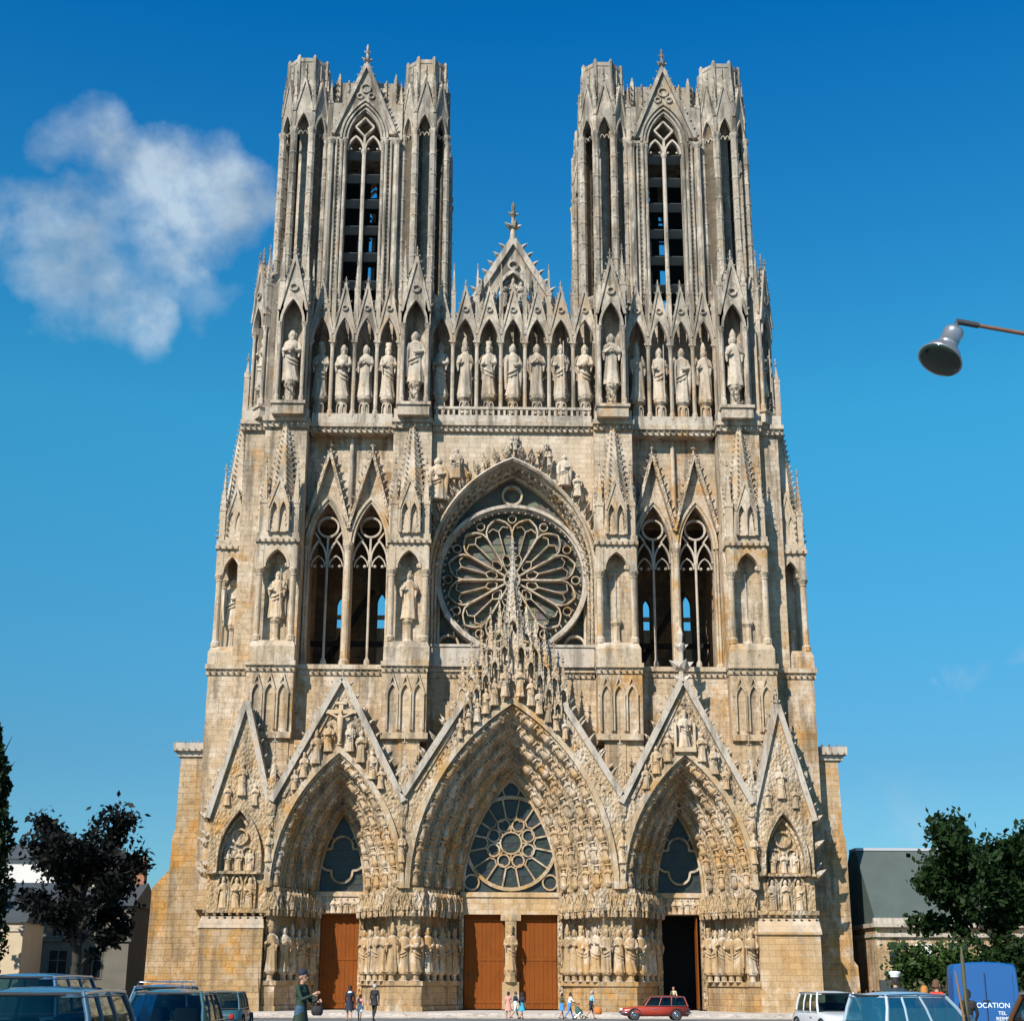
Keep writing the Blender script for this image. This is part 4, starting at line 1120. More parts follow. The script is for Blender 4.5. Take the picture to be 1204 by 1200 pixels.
# --- level 4: the open towers ------------------------------------------------------
def tower(xc, yc=6.4):
    root = M()
    Y = 6.6
    # front, rear and side faces, each with a tall light
    def face(m, rz, fw, top=76.7):
        i0 = len(m.v)
        arch_wall(m, -fw, fw, 56.2, 0, [(0, 1.52, 72.7, 3.15)], -Y, -Y + .9, 10, top=[(fw, top), (-fw, top)])
        m.xf(Matrix.Translation((xc, yc, 0)) @ Matrix.Rotation(rz, 4, 'Z'), i0)
    for k in range(4): face(root, k * pi / 2, 3.05)
    # diagonal faces with a narrow light
    for k in range(4):
        i0 = len(root.v); d = (3.05 + Y) / math.sqrt(2)
        arch_wall(root, -2.5, 2.5, 56.2, 0, [(0, .75, 72, 2.0)], -d, -d + .7, 8, top=[(2.5, 76.7), (-2.5, 76.7)])
        root.xf(Matrix.Translation((xc, yc, 0)) @ Matrix.Rotation(pi / 4 + k * pi / 2, 4, 'Z'), i0)
    # slab roof below the parapet and floor
    oc = [(3.0, -6.2), (6.2, -3.0), (6.2, 3.0), (3.0, 6.2), (-3.0, 6.2), (-6.2, 3.0), (-6.2, -3.0), (-3.0, -6.2)]
    root.prism([(xc + x, yc + y) for x, y in oc], 76.0, 76.4, 'z')
    for k in range(8):
        a, b = oc[k], oc[(k + 1) % 8]
        root.prism([(xc + a[0] * .84, yc + a[1] * .84), (xc + b[0] * .84, yc + b[1] * .84), (xc + b[0] * .74, yc + b[1] * .74), (xc + a[0] * .74, yc + a[1] * .74)], 76.4, 79.7, 'z')
    o = root.build('belfry_tower', STM, CATH)
    for k in range(4):
        T = Matrix.Translation((xc, yc, 0)) @ Matrix.Rotation(k * pi / 2, 4, 'Z')
        m = M()
        # jamb shafts and ribbons of crockets
        for s in (-1, 1):
            for x, y, r in ((1.66, -Y - .08, .15), (1.98, -Y - .2, .15), (2.42, -Y - .14, .10), (2.92, -Y - .2, .27)):
                m.lathe(s * x, y, [(r * 1.5, 56.3), (r * 1.5, 57.2), (r, 57.4), (r, 72.3), (r * 1.6, 72.65), (r * 1.6, 72.8)], 8)
            for i in range(34): m.crk((s * 2.22, -Y - .02, 57.8 + i * .44), (0, -1, 0), .2)
            m.box(s * 1.55, s * 3.1, -Y - .32, -Y, 72.8, 73.05)
        for e, y in ((.62, -Y - .42), (.36, -Y - .3), (.1, -Y - .14)):
            arch_bar(m, 0, 72.95, 1.52 + e, 3.15 + e * 1.35, .19, y, -Y + .05, 10)
        m.xf(T); m.build('window_moulding', STM, o)
        m = M()
        m.lathe(0, -Y + .3, [(.3, 56.2), (.3, 57.4), (.19, 57.6), (.18, 71.6), (.28, 71.9), (.28, 72.1)], 8)
        for s in (-1, 1):
            arch_bar(m, s * .76, 72.0, .78, 1.5, .17, -Y + .1, -Y + .5, 7)
            m.ball((s * .76 - .4, -Y + .3, 72.2), .14, 5); m.ball((s * .76 + .4, -Y + .3, 72.2), .14, 5)
        cz = 74.35
        for a, b in (((0, cz - .95), (.82, cz)), ((.82, cz), (0, cz + .95)), ((0, cz + .95), (-.82, cz)), ((-.82, cz), (0, cz - .95))):
            m.bar(a, b, .16, -Y + .1, -Y + .5)
        m.bar((0, 72.0), (0, cz - .9), .2, -Y + .1, -Y + .5)
        m.xf(T); m.build('window_tracery', STP, o)
        if k in (0, 2):
            for z in (59.2, 61.9, 64.5, 67.1, 69.6, 71.9):
                for s in (-1, 1):
                    m = M(); m.box(s * .2, s * 1.5, -.40, .40, -.04, .04)
                    m.xf(T @ Matrix.Translation((0, -Y + .95, z)) @ Matrix.Rotation(-.75, 4, 'X')); m.build('louvre', LOUV, o)
        m = M()
        arch_wall(m, -2.75, 2.75, 74.0, 0, [(0, 1.95, 72.9, 3.95)], -Y - .22, -Y + .1, 10, top=[(0, 80.6)]) if False else None
        for s in (-1, 1):
            m.bar((s * 2.75, 73.3), (s * .05, 80.4), .32, -Y - .6, -Y + .1)
            for i in range(9):
                t = (i + .5) / 9; m.crk((s * (2.75 * (1 - t) + .15), -Y - .25, 73.5 + 7.0 * t), (s, -.1, .3), .3)
        G = [(x, 72.95 + z) for x, z in arch(2.1, 3.95, 10)]
        m.prism([(-2.62, 73.4), (0, 80.1), (2.62, 73.4), (2.1, 73.4)] + G[::-1] + [(-2.1, 73.4)], -Y - .3, -Y + .05, 'y')
        m.ring(0, 78.0, .42, .14, -Y - .45, -Y - .2, 14)
        for s in (-1, 1): m.ring(s * .5, 77.2, .26, .12, -Y - .45, -Y - .2, 10)
        m.finial(0, -Y - .2, 80.2, 1.25)
        m.xf(T); m.build('belfry_gable', STM, o)
    # near-black infill added inside to block the sky and darken the openings
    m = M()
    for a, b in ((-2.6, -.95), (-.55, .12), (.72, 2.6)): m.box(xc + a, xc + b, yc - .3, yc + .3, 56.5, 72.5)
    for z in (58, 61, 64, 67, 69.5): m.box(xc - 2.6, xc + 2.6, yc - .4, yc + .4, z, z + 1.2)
    m.build('dark_infill', DARK, o)
    # parapet ribs on the octagon
    m = M()
    for x, y in oc:
        m.pinnacle(xc + x * 1.04, yc + y * 1.04, 73.0, 76.6, 78.8, .2, .16, .4, .2); m.lathe(xc + x * .85, yc + y * .85, [(.24, 76.4), (.2, 79.9), (.05, 80.6)], 6)
        for z in (76.9, 77.5, 78.1, 78.7, 79.3): m.crk((xc + x * .88, yc + y * .88, z), (x, y, .1), .34)
    for k in range(8):
        a = oc[k]; b = oc[(k + 1) % 8]
        for i in range(1, 6):
            t = i / 6; x, y = LP(a[0], b[0], t) * .85, LP(a[1], b[1], t) * .85
            m.lathe(xc + x, yc + y, [(.09, 76.4), (.09, 79.9)], 5)
            for z in (77.0, 77.8, 78.6, 79.4): m.crk((xc + x, yc + y, z), (x, y, .1), .22)
    m.build('parapet', STM, o)
    return o
TWR = [tower(-13.2), tower(13.4)]

def turret(cx, cy):
    m = M(); n = 8; r = 2.05; a0 = pi / 8; ap = r * math.cos(pi / 8); hw = r * math.sin(pi / 8)
    for k in range(n):
        a = a0 + pi / n + 2 * pi * k / n; i0 = len(m.v)
        arch_wall(m, -hw, hw, 73.3, 0, [(0, hw - .22, 73.3, 1.75)], -ap - .15, -ap + .2, 6, top=[(hw, 75.6), (0, 78.4), (-hw, 75.6)])
        arch_bar(m, 0, 73.3, hw - .1, 2.0, .14, -ap - .26, -ap, 6)
        for s in (-1, 1):
            m.bar((s * hw, 75.3), (0, 78.6), .15, -ap - .26, -ap + .1)
            arch_bar(m, s * .2, 73.0, .22, .4, .07, -ap - .1, -ap + .1, 4)
            for i in range(4):
                t = (i + .5) / 4; m.crk((s * hw * (1 - t), -ap - .1, 75.5 + 3 * t), (s, -.3, .3), .2)
        m.finial(0, -ap - .08, 78.3, .35)
        m.xf(Matrix.Translation((cx, cy, 0)) @ Matrix.Rotation(a + pi / 2, 4, 'Z'), i0)
    m.lathe(cx, cy, [(r, 56), (r, 57.6), (r - .2, 58)], 8, pi / 8)
    o = m.build('turret', STM, CATH)
    sh = M(); sh.lathe(0, 0, [(.38, 57.4), (.38, 58.4), (.33, 58.6), (.32, 73.0), (.42, 73.35), (.42, 73.6)], 8)
    for z in range(59, 73, 2): sh.lathe(0, 0, [(.33, z), (.37, z + .06), (.37, z + .14), (.33, z + .2)], 8)
    for i in range(7): sh.crk((.2 * (-1) ** i, -.2, 60 + i * 1.9), ((-1) ** i, -1, 0), .17)
    sh.pinnacle(0, 0, 73.5, 76.8, 79.2, .17, .12, .4, .25)
    me = sh.mesh('turret_shaft', STM)
    for k in range(n):
        a = a0 + 2 * pi * k / n
        inst('shaft', me, o, (cx + r * math.cos(a), cy + r * math.sin(a), 0), a + pi / 2)
    c = M(); c.lathe(cx, cy, [(.55, 56), (.55, 74), (1.3, 75.5)], 8, pi / 8)
    c.build('stair_core', ST, o)
    # closed side towards the tower, added and toned dark to shade the slits
    c = M(); ang = math.atan2(6.4 - cy, (-13.2 if cx < 0 else 13.4) - cx)
    rr_ = [(cx + 1.85 * math.cos(ang + t), cy + 1.85 * math.sin(ang + t)) for t in [-1.9 + 3.8 * i / 10 for i in range(11)]] + [(cx + 1.62 * math.cos(ang + t), cy + 1.62 * math.sin(ang + t)) for t in [1.9 - 3.8 * i / 10 for i in range(11)]]
    c.prism(rr_, 57, 75, 'z'); c.build('slit_backing', SHADED, o)
    c = M(); c.lathe(cx, cy, [(1.82, 75.2), (1.82, 80.5), (1.9, 80.6), (1.9, 80.95), (1.5, 81.0)], 8, pi / 8)
    for k in range(n):
        a = a0 + 2 * pi * k / n
        c.lathe(cx + 1.82 * math.cos(a), cy + 1.82 * math.sin(a), [(.19, 75), (.19, 81.05), (.08, 81.3)], 6)
        b = a + pi / 8; q = 1.76
        c.lathe(cx + q * math.cos(b), cy + q * math.sin(b), [(.07, 76), (.07, 80.4)], 5)
        for z in (78.8, 79.6): c.crk((cx + q * math.cos(b), cy + q * math.sin(b), z), (math.cos(b), math.sin(b), 0), .22)
    c.build('crown', STM, o)
for xc in (-13.2, 13.4):
    for sx in (-1, 1):
        for y in (1.0, 11.8): turret(xc + sx * 5.35, y)

def nave():
    m = M(); m.box(-7, 7, 12.6, 110, 0, 38); m.box(-20, 20, 12.6, 110, 0, 19)
    o = m.build('nave', ST, CATH)
    r = M(); r.prism([(-7.5, 38), (0, 52), (7.5, 38)], 12.6, 110, 'y'); r.prism([(-20.5, 19), (-7, 24), (-7, 19)], 12.7, 110, 'y'); r.prism([(20.5, 19), (7, 24), (7, 19)], 12.7, 110, 'y')
    r.build('roof', SLATE, o)
nave()
# ------------------------------------------------------------------ ground
GPTS = [(-700, .85), (-114, .85), (-94, .77), (-80, .68), (-70, .52), (-37, .22), (-16, -.2), (-12, -.24), (3000, -.24)]
def gz(y):
    for (a, za), (b, zb) in zip(GPTS, GPTS[1:]):
        if a <= y <= b: return za + (zb - za) * (y - a) / (b - a)
    return .85
def asphalt():
    m, nt, b = newmat('asphalt'); q = NT(nt); pos = q.n('ShaderNodeNewGeometry').outputs['Position']
    c = q.mix(q.noise(pos, .35, 5), (.10, .10, .10), (.19, .185, .18)); c = q.mix(q.math('MULTIPLY', q.noise(pos, 9, 5), .5), c, (.14, .135, .13))
    q.l(c, b.inputs['Base Color']); b.inputs['Roughness'].default_value = .9
    bp = q.n('ShaderNodeBump'); bp.inputs['Strength'].default_value = .3; bp.inputs['Distance'].default_value = .02; q.l(q.noise(pos, 30, 3), bp.inputs['Height']); q.l(bp.outputs[0], b.inputs['Normal'])
    return m
def setting():
    m = M(); m.grid([[(-1500, y, z), (-60, y, z), (0, y, z), (60, y, z), (1500, y, z)] for y, z in GPTS])
    tag(m.build('ground', asphalt()), kind='structure')
    m = M()
    for i in range(3): m.box(-29, 29, -11.2 + .5 * i, 2, -.4, -.16 + .09 * i)
    tag(m.build('pavement', stone('pale_paving', flat=(.62, .57, .54), grime=.6, orange=.1, pale=.3, floor=True)), kind='structure')
    m = M()
    a = [(-45, -16.0), (45, -16.0)]; m.prism([(-29.6, -13.2), (29.6, -13.2), (29.6, -11.204), (-29.6, -11.204)], -.3, -.19, 'z')
    tag(m.build('kerb', STP), kind='structure')
setting()

# ------------------------------------------------------------------ trees
def leafmat(name, a, b_, tr=.25):
    m, nt, b = newmat(name); q = NT(nt); pos = q.n('ShaderNodeNewGeometry').outputs['Position']
    c = q.mix(q.noise(pos, 1.3, 4, .7), a, b_)
    q.l(c, b.inputs['Base Color']); b.inputs['Roughness'].default_value = .55; b.inputs['Specular IOR Level'].default_value = .15
    t = q.n('ShaderNodeBsdfTranslucent'); q.l(c, t.inputs[0]); ms = q.n('ShaderNodeMixShader'); ms.inputs[0].default_value = tr
    q.l(b.outputs[0], ms.inputs[1]); q.l(t.outputs[0], ms.inputs[2])
    q.l(ms.outputs[0], nt.nodes['Material Output'].inputs['Surface'])
    return m
BARK = plain('bark', (.028, .022, .016), .9, var=.4, vscale=4, bump=.5)
LF_G = leafmat('leaf_green', (.008, .022, .006), (.024, .048, .012))
LF_L = leafmat('leaf_fresh_green', (.022, .048, .010), (.05, .085, .02))
LF_D = leafmat('leaf_blackish', (.004, .005, .004), (.011, .011, .009), .08)
LF_P = leafmat('leaf_poplar', (.006, .018, .008), (.016, .036, .013))

def leaves(name, pts, size, mat, parent, seed, flat=.55):
    g = np.random.default_rng(seed); n = len(pts); P = np.array(pts)
    a = g.normal(size=(n, 3)); a /= np.linalg.norm(a, axis=1)[:, None]
    nr = g.normal(size=(n, 3)); nr[:, 2] = np.abs(nr[:, 2]) + flat; b = np.cross(a, nr); b /= np.linalg.norm(b, axis=1)[:, None]
    s = size * g.uniform(.55, 1.25, (n, 1)); a = a * s; b = b * s * .62
    V = np.stack([P - a, P - .1 * a + b, P + a, P - .1 * a - b], 1).reshape(-1, 3)
    me = bpy.data.meshes.new(name); me.vertices.add(4 * n); me.vertices.foreach_set('co', V.ravel())
    me.loops.add(4 * n); me.loops.foreach_set('vertex_index', np.arange(4 * n, dtype=np.int32))
    me.polygons.add(n); me.polygons.foreach_set('loop_start', np.arange(0, 4 * n, 4, dtype=np.int32)); me.polygons.foreach_set('loop_total', np.full(n, 4, dtype=np.int32))
    me.materials.append(mat); me.update(calc_edges=True)
    o = bpy.data.objects.new(name, me); return link(o, parent)

def tree(name, label, loc, h, r, th, mat, seed, nl=16, size=.28, per=150, spread=.55, up=.5, dens=1.0, bark=BARK):
    """trunk, limbs that fork twice, leaf sprays along the outer wood"""
    g = random.Random(seed); root = tag(empty(name, loc), label, 'tree')
    t = M(); pts = []
    tr = h * .022 + .05
    top = Vector((g.uniform(-.2, .2), g.uniform(-.2, .2), h * .72))
    t.tube([(0, 0, -.1), (g.uniform(-.08, .08), g.uniform(-.08, .08), th * .5), (g.uniform(-.12, .12), 0, th), top], [tr * 1.5, tr, tr * .85, tr * .2], 8)
    rg = np.random.default_rng(seed)
    for i in range(nl):
        z0 = th + (h * .66 - th) * (i / nl) ** .9; az = i * 2.4 + g.uniform(-.4, .4)
        rel = (z0 - th) / max(.1, h - th)
        L = r * (1.05 - .55 * abs(rel - .3)) * g.uniform(.75, 1.15)
        d = Vector((math.cos(az), math.sin(az), up * g.uniform(.4, 1.5) + rel * .8)).normalized()
        p0 = Vector((0, 0, z0)); p1 = p0 + d * L * .55 + Vector((0, 0, .1 * L)); p2 = p0 + d * L + Vector((0, 0, g.uniform(-.1, .3) * L))
        t.tube([p0, p1, p2], [tr * .5, tr * .28, tr * .06], 5)
        ends = [(p0.lerp(p1, .5), p2)]
        for k in range(3):
            q0 = p0.lerp(p2, g.uniform(.35, .85)); dd = (d + Vector((g.uniform(-1, 1), g.uniform(-1, 1), g.uniform(-.3, .8))) * .9).normalized()
            q1 = q0 + dd * L * g.uniform(.3, .6); t.tube([q0, q0.lerp(q1, .5) + Vector((0, 0, .05 * L)), q1], [tr * .2, tr * .12, tr * .04], 4); ends.append((q0, q1))
        for a, b in ends:
            n = int(per * dens * g.uniform(.6, 1.3)); u = rg.beta(1.5, 1.0, n)[:, None]
            A, B = np.array(a), np.array(b)
            P = A + (B - A) * u + rg.normal(size=(n, 3)) * np.array([1, 1, .75]) * spread * (.35 + .5 * u) * r * .28
            pts.append(P)
    t.build('trunk', bark, root, True)
    leaves('crown', np.concatenate(pts), size, mat, root, seed)
    return root
tree('dark_leaved_tree', 'almost black leaved tree with a ragged crown left of the cathedral', (-24.3, -30, gz(-30)), 11.4, 3.9, 2.6, LF_D, 5, 15, .21, 190, .42, .75)
tree('broadleaf_tree', 'dense dark green broad leaved tree standing right of the cathedral', (26.4, -30, gz(-30)), 10.8, 4.3, 3.4, LF_G, 17, 19, .21, 330, .40, .5)

def poplar(label, x, y, h, r, seed):
    g = np.random.default_rng(seed); root = tag(empty('poplar_tree', (x, y, gz(y))), label, 'tree', 'poplars at the left edge')
    t = M(); t.tube([(0, 0, -.1), (.05, 0, h * .5), (0, 0, h * .97)], [.3, .2, .03], 7)
    for i in range(26):
        a = i * 2.4; z = 1.5 + i * h / 30; L = r * .8; t.tube([(0, 0, z), (L * .5 * math.cos(a), L * .5 * math.sin(a), z + .8), (L * .8 * math.cos(a), L * .8 * math.sin(a), z + 2.0)], [.07, .05, .015], 4)
    t.build('trunk', BARK, root, True)
    n = 15000; z = g.uniform(.06, 1, n); prof = np.interp(z, [0, .1, .3, .6, .85, 1], [.35, .8, 1, .85, .5, .08])
    az = g.uniform(0, 2 * pi, n); lump = .82 + .22 * np.sin(az * 3 + z * 31) + .14 * np.sin(az * 5 - z * 57); rr = r * prof * np.sqrt(g.uniform(.12, 1, n)) * lump
    leaves('crown', np.stack([rr * np.cos(az), rr * np.sin(az), z * h + g.normal(size=n) * .15], 1), .24, LF_P, root, seed, .2)
poplar('tall columnar poplar cut by the left edge of the view', -36.6, -10, 19.2, 2.3, 3)
poplar('second poplar behind, further out beyond the left edge', -44.0, -8, 20, 3.0, 4)  # this and the next two: unseen, added to cast shade on the house
poplar('third poplar, between the first two and nearer the dark house', -41.0, -4, 20, 3.0, 6)
poplar('fourth poplar, outermost of the row beyond the left edge', -48.5, -5, 20.5, 3.1, 8)

def bush(name, label, loc, rx, ry, h, mat, seed, n=9000, size=.2, group=None):
    g = np.random.default_rng(seed); root = tag(empty(name, loc), label, 'bush', group)
    t = M()
    for i in range(9):
        a = i * 2.4; t.tube([(0, 0, -.1), (rx * .3 * math.cos(a), ry * .3 * math.sin(a), h * .4), (rx * .7 * math.cos(a), ry * .7 * math.sin(a), h * .8)], [.06, .04, .01], 4)
    t.build('stems', BARK, root)
    K = 26; c = np.stack([g.uniform(-rx, rx, K) * .75, g.uniform(-ry, ry, K) * .75, g.uniform(.25, .85, K) * h], 1)
    k = g.integers(0, K, n); P = c[k] + g.normal(size=(n, 3)) * np.array([rx * .22, ry * .22, h * .13])
    P[:, 2] = np.clip(P[:, 2], .02, None)
    leaves('foliage', P, size, mat, root, seed)
bush('shrub', 'spreading bright green shrub under the tree, left of the van', (22.4, -33, gz(-33)), 2.7, 1.5, 3.9, LF_L, 21, 9000, .17)
bush('shrub', 'taller green shrub behind the blue van at the right edge', (26.6, -34, gz(-34)), 2.6, 1.5, 4.1, LF_G, 22, 9000, .18)
bush('shrub', 'low dry grey green shrub behind the man in the white cap', (19.6, -40, gz(-40)), 2.6, .8, 1.7, leafmat('leaf_dry', (.06, .055, .03), (.14, .12, .07)), 23, 3500, .11)

# ------------------------------------------------------------------ houses
def window_part(parent, x, y, z, w, h, mat=None, bars=True):
    f = M(); f.box(x - w / 2 - .09, x + w / 2 + .09, y - .06, y + .05, z - .1, z); f.box(x - w / 2 - .09, x + w / 2 + .09, y - .06, y + .05, z + h, z + h + .1)
    f.box(x - w / 2 - .09, x - w / 2, y - .05, y + .05, z, z + h); f.box(x + w / 2, x + w / 2 + .09, y - .05, y + .05, z, z + h)
    if bars: f.box(x - .05, x + .05, y - .04, y + .04, z, z + h); f.box(x - w / 2, x + w / 2, y - .035, y + .035, z + h * .62, z + h * .62 + .08)
    o = f.build('window', STM if mat is None else mat, parent)
    p = M(); p.box(x - w / 2, x + w / 2, y - .01, y + .02, z, z + h); p.build('pane', WGL, o)
WGL = plain('window_glass', (.012, .016, .018), .08, spec=.8)
RENDER_W = plain('white_render', (.62, .60, .57), .9, var=.12, vscale=.8)
RENDER_C = plain('cream_render', (.50, .40, .27), .9, var=.2, vscale=.7)
BRICK_S = plain('dark_stone', (.13, .12, .095), .9, var=.4, vscale=.8)  # the house front's shade is put into this dark tone
BRICKR = plain('red_brick', (.30, .13, .07), .9, var=.35, vscale=2)
WOODW = plain('white_paint', (.7, .69, .66), .6)

def houses():
    # pale house behind the dark ragged tree
    h = tag(empty('house', (-47, 25, 0)), 'pale rendered house with a slate roof behind the dark ragged tree', 'house')
    m = M(); m.box(-62, -37.5, 25, 36, -.3, 12.3); m.box(-62.2, -37.3, 24.8, 36.2, 12.3, 12.55); m.xf(Matrix.Translation((47, -25, 0))); m.build('wall', RENDER_W, h)
    m = M(); m.prism([(24.5, 12.56), (26.2, 13.9), (34.8, 13.9), (36.5, 12.56)], -62.5, -37.0, 'x'); m.xf(Matrix.Translation((47, -25, 0))); m.build('roof', SLATE, h)
    for x in (-9, -4, 1, 6):
        for z in (3.0, 7.0): window_part(h, x, 0, z, 1.3, 2.0)
    # two storey house with chimneys, shade put into its dark wall colour
    h = tag(empty('house', (-34, 6, 0)), 'sooty dark stone house with two chimneys beside the cathedral', 'house')
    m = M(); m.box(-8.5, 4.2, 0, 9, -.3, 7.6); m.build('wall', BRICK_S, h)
    m = M(); m.prism([(-.3, 7.6), (4.5, 9.6), (9.3, 7.6)], -8.7, 4.4, 'x'); r = m.build('roof', SLATE, h)
    for x, y, z in ((-.6, 4.2, 10.2), (3.3, 4.8, 9.6)):
        m = M(); m.box(x - .75, x + .75, y - .5, y + .5, z - 2, z + 1.7); m.box(x - .85, x + .85, y - .6, y + .6, z + 1.7, z + 1.9)
        for k in (-.45, 0, .45): m.lathe(x + k, y, [(.14, z + 1.9), (.11, z + 2.4)], 8)
        m.build('chimney', RENDER_C if x < 0 else BRICKR, r)
    for x in (-6.6, -3.9, -1.2, 1.5):
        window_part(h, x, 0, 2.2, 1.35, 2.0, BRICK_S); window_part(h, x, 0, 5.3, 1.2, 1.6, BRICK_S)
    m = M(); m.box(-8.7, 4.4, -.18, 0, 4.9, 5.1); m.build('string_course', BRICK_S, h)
    # cream stone lodge at the far left
    h = tag(empty('lodge', (-38.4, -4, gz(-4))), 'small cream stone lodge by the left edge with a shuttered window', 'house')
    m = M(); m.box(-5, 3.3, 0, 5, 0, 6.2); m.build('wall', RENDER_C, h)
    m = M(); m.prism([(-.2, 6.2), (2.5, 7.8), (5.2, 6.2)], -5.2, 3.5, 'x'); m.build('roof', SLATE, h)
    window_part(h, .7, -.02, 2.1, 1.7, 2.4, WOODW); window_part(h, -2.6, -.02, 2.1, 1.5, 2.4, WOODW)
    m = M(); m.box(-5.1, 3.4, -.1, 0, 5.6, 5.95); m.box(-5.1, 3.4, -.12, 0, 0, .7); m.build('string_course', STP, h)
    m = M(); m.box(-.1, 1.5, -.12, -.08, 3.3, 4.5); m.build('blind', WOODW, h)
    # long building with the great slate roof on the right
    h = tag(empty('palace_wing', (41, -2.0, -.24)), 'long low palace wing under a great grey slate roof right of the cathedral', 'building')
    m = M(); m.box(-14, 30, 0, 12, -.3, 6.2); m.build('wall', ST, h)
    m = M(); m.box(-14.1, 30, -.25, 12.2, 5.5, 5.75); m.box(-14.2, 30, -.45, 12.4, 6.2, 6.5); m.box(-14.2, 30, -.3, 0, 6.5, 6.85); m.build('cornice', STP, h)
    m = M(); m.prism([(-.1, 6.55), (4.6, 12.1), (6.6, 12.1), (12.1, 6.55)], -14, 30, 'x'); r = m.build('roof', plain('grey_slate', (.075, .095, .088), .65, spec=.25, var=.25, vscale=.6), h)
    c = M(); c.box(-14, 30, 4.5, 6.7, 12.1, 12.3); c.build('ridge', plain('zinc', (.42, .42, .44), .5), r)
    c = M(); c.box(4.2, 5.4, 5.0, 6.2, 11, 14.2); c.box(4.1, 5.5, 4.9, 6.3, 14.2, 14.4); c.build('chimney', BRICKR, r)
    for x in (-12.4, -8.0, -4.0, .2, 4.2, 8.2): window_part(h, x, -.02, 3.5, 1.5, 1.6); window_part(h, x, -.02, .9, 1.5, 1.7)
    m = M(); m.box(-11.2, -9.9, -.2, -.06, 3.4, 5.0); m.build('notice_board', WOODW, h)
    m = M(); m.box(-13.6, -6, -.9, 0, 2.85, 3.1); m.build('canopy', plain('blue_grey_sheet', (.06, .11, .14), .5), h)
    # wall and railing in front of it
    h = tag(empty('garden_wall', (30.2, -4.6, -.24)), 'dark weathered garden wall with iron rail between cathedral and palace wing', 'wall')
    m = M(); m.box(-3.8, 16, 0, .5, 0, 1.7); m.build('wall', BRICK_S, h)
    m = M(); m.prism([(-3.8, 2.5), (3, 1.8), (3, 1.7), (-3.8, 1.7)], .1, .4, 'y')
    m.build('coping', LEAD, h)
houses()

# ------------------------------------------------------------------ street lamp
def lamp():
    o = tag(empty('street_lamp', (9.6, -92, gz(-92))), 'bell shaped metal street lamp hung from a long rusty arm', 'street lamp')
    CHR = plain('galvanised_metal', (.42, .43, .43), .28, .7); RUST = plain('rusty_steel', (.17, .075, .045), .7, var=.4, vscale=5)
    z = 11.5
    p = M(); p.lathe(0, 0, [(.16, 0), (.15, 1.2), (.10, 1.3), (.065, z - .3), (.05, z - .1)], 12); p.build('pole', RUST, o, True)
    a = M(); a.tube([(0, 0, z - .3), (-1.2, 0, z - .05), (-2.8, 0, z + .22), (-3.55, 0, z + .355)], [.05, .045, .035, .032], 8); a.build('arm', RUST, o, True)
    j = M(); j.tube([(-3.5, 0, z + .35), (-3.86, 0, z + .42)], .05, 8); j.tube([(-3.84, 0, z + .43), (-3.90, 0, z + .2)], .035, 8); j.build('joint', LEAD, o, True)
    h = M(); h.lathe(0, 0, [(.10, .0), (.16, -.03), (.175, -.10), (.165, -.12), (.165, -.36), (.18, -.37), (.18, -.42), (.15, -.44)], 20); 
    T = Matrix.Translation((-3.9, 0, z + .26)) @ Matrix.Rotation(R(30), 4, 'Y') @ Matrix.Rotation(R(-14), 4, 'X')
    h.xf(T); hz = h.build('housing', CHR, o, True)
    d = M(); d.lathe(0, 0, [(.13, -.43), (.20, -.45), (.285, -.55), (.335, -.66), (.36, -.72), (.37, -.725), (.345, -.73)], 28); d.xf(T); d.build('reflector', CHR, o, True)
    g = M(); g.lathe(0, 0, [(.345, -.715), (.345, -.745), (.30, -.765), (.05, -.78)], 28); g.xf(T); g.build('lens', plain('smoked_glass', (.012, .028, .02), .12, spec=.7), o, True)
lamp()

# ------------------------------------------------------------------ vehicles
def glassmat():
    m, nt, b = newmat('car_glass'); q = NT(nt)
    g = q.n('ShaderNodeBsdfGlossy'); g.inputs['Roughness'].default_value = .02; g.inputs['Color'].default_value = (.9, 1, 1, 1)
    t = q.n('ShaderNodeBsdfTransparent'); t.inputs['Color'].default_value = (.30, .42, .41, 1)
    fr = q.n('ShaderNodeFresnel'); fr.inputs['IOR'].default_value = 1.6
    ms = q.n('ShaderNodeMixShader'); q.l(q.math('ADD', q.math('MULTIPLY', fr.outputs[0], .38), .015), ms.inputs[0]); q.l(t.outputs[0], ms.inputs[1]); q.l(g.outputs[0], ms.inputs[2])
    q.l(ms.outputs[0], nt.nodes['Material Output'].inputs['Surface']); return m
CG = glassmat(); CHROME = plain('chrome', (.7, .7, .7), .15, 1.0); RUB = plain('rubber', (.02, .02, .02), .8); SEATM = plain('car_seat', (.03, .028, .026), .8)
TRIM = plain('interior_trim', (.05, .05, .048), .8); LAMP_R = plain('red_lens', (.35, .02, .01), .2); LAMP_W = plain('lamp_glass', (.7, .7, .68), .1)
def paint(name, c): return plain(name, c, .35, 0, .5, coat=.6)

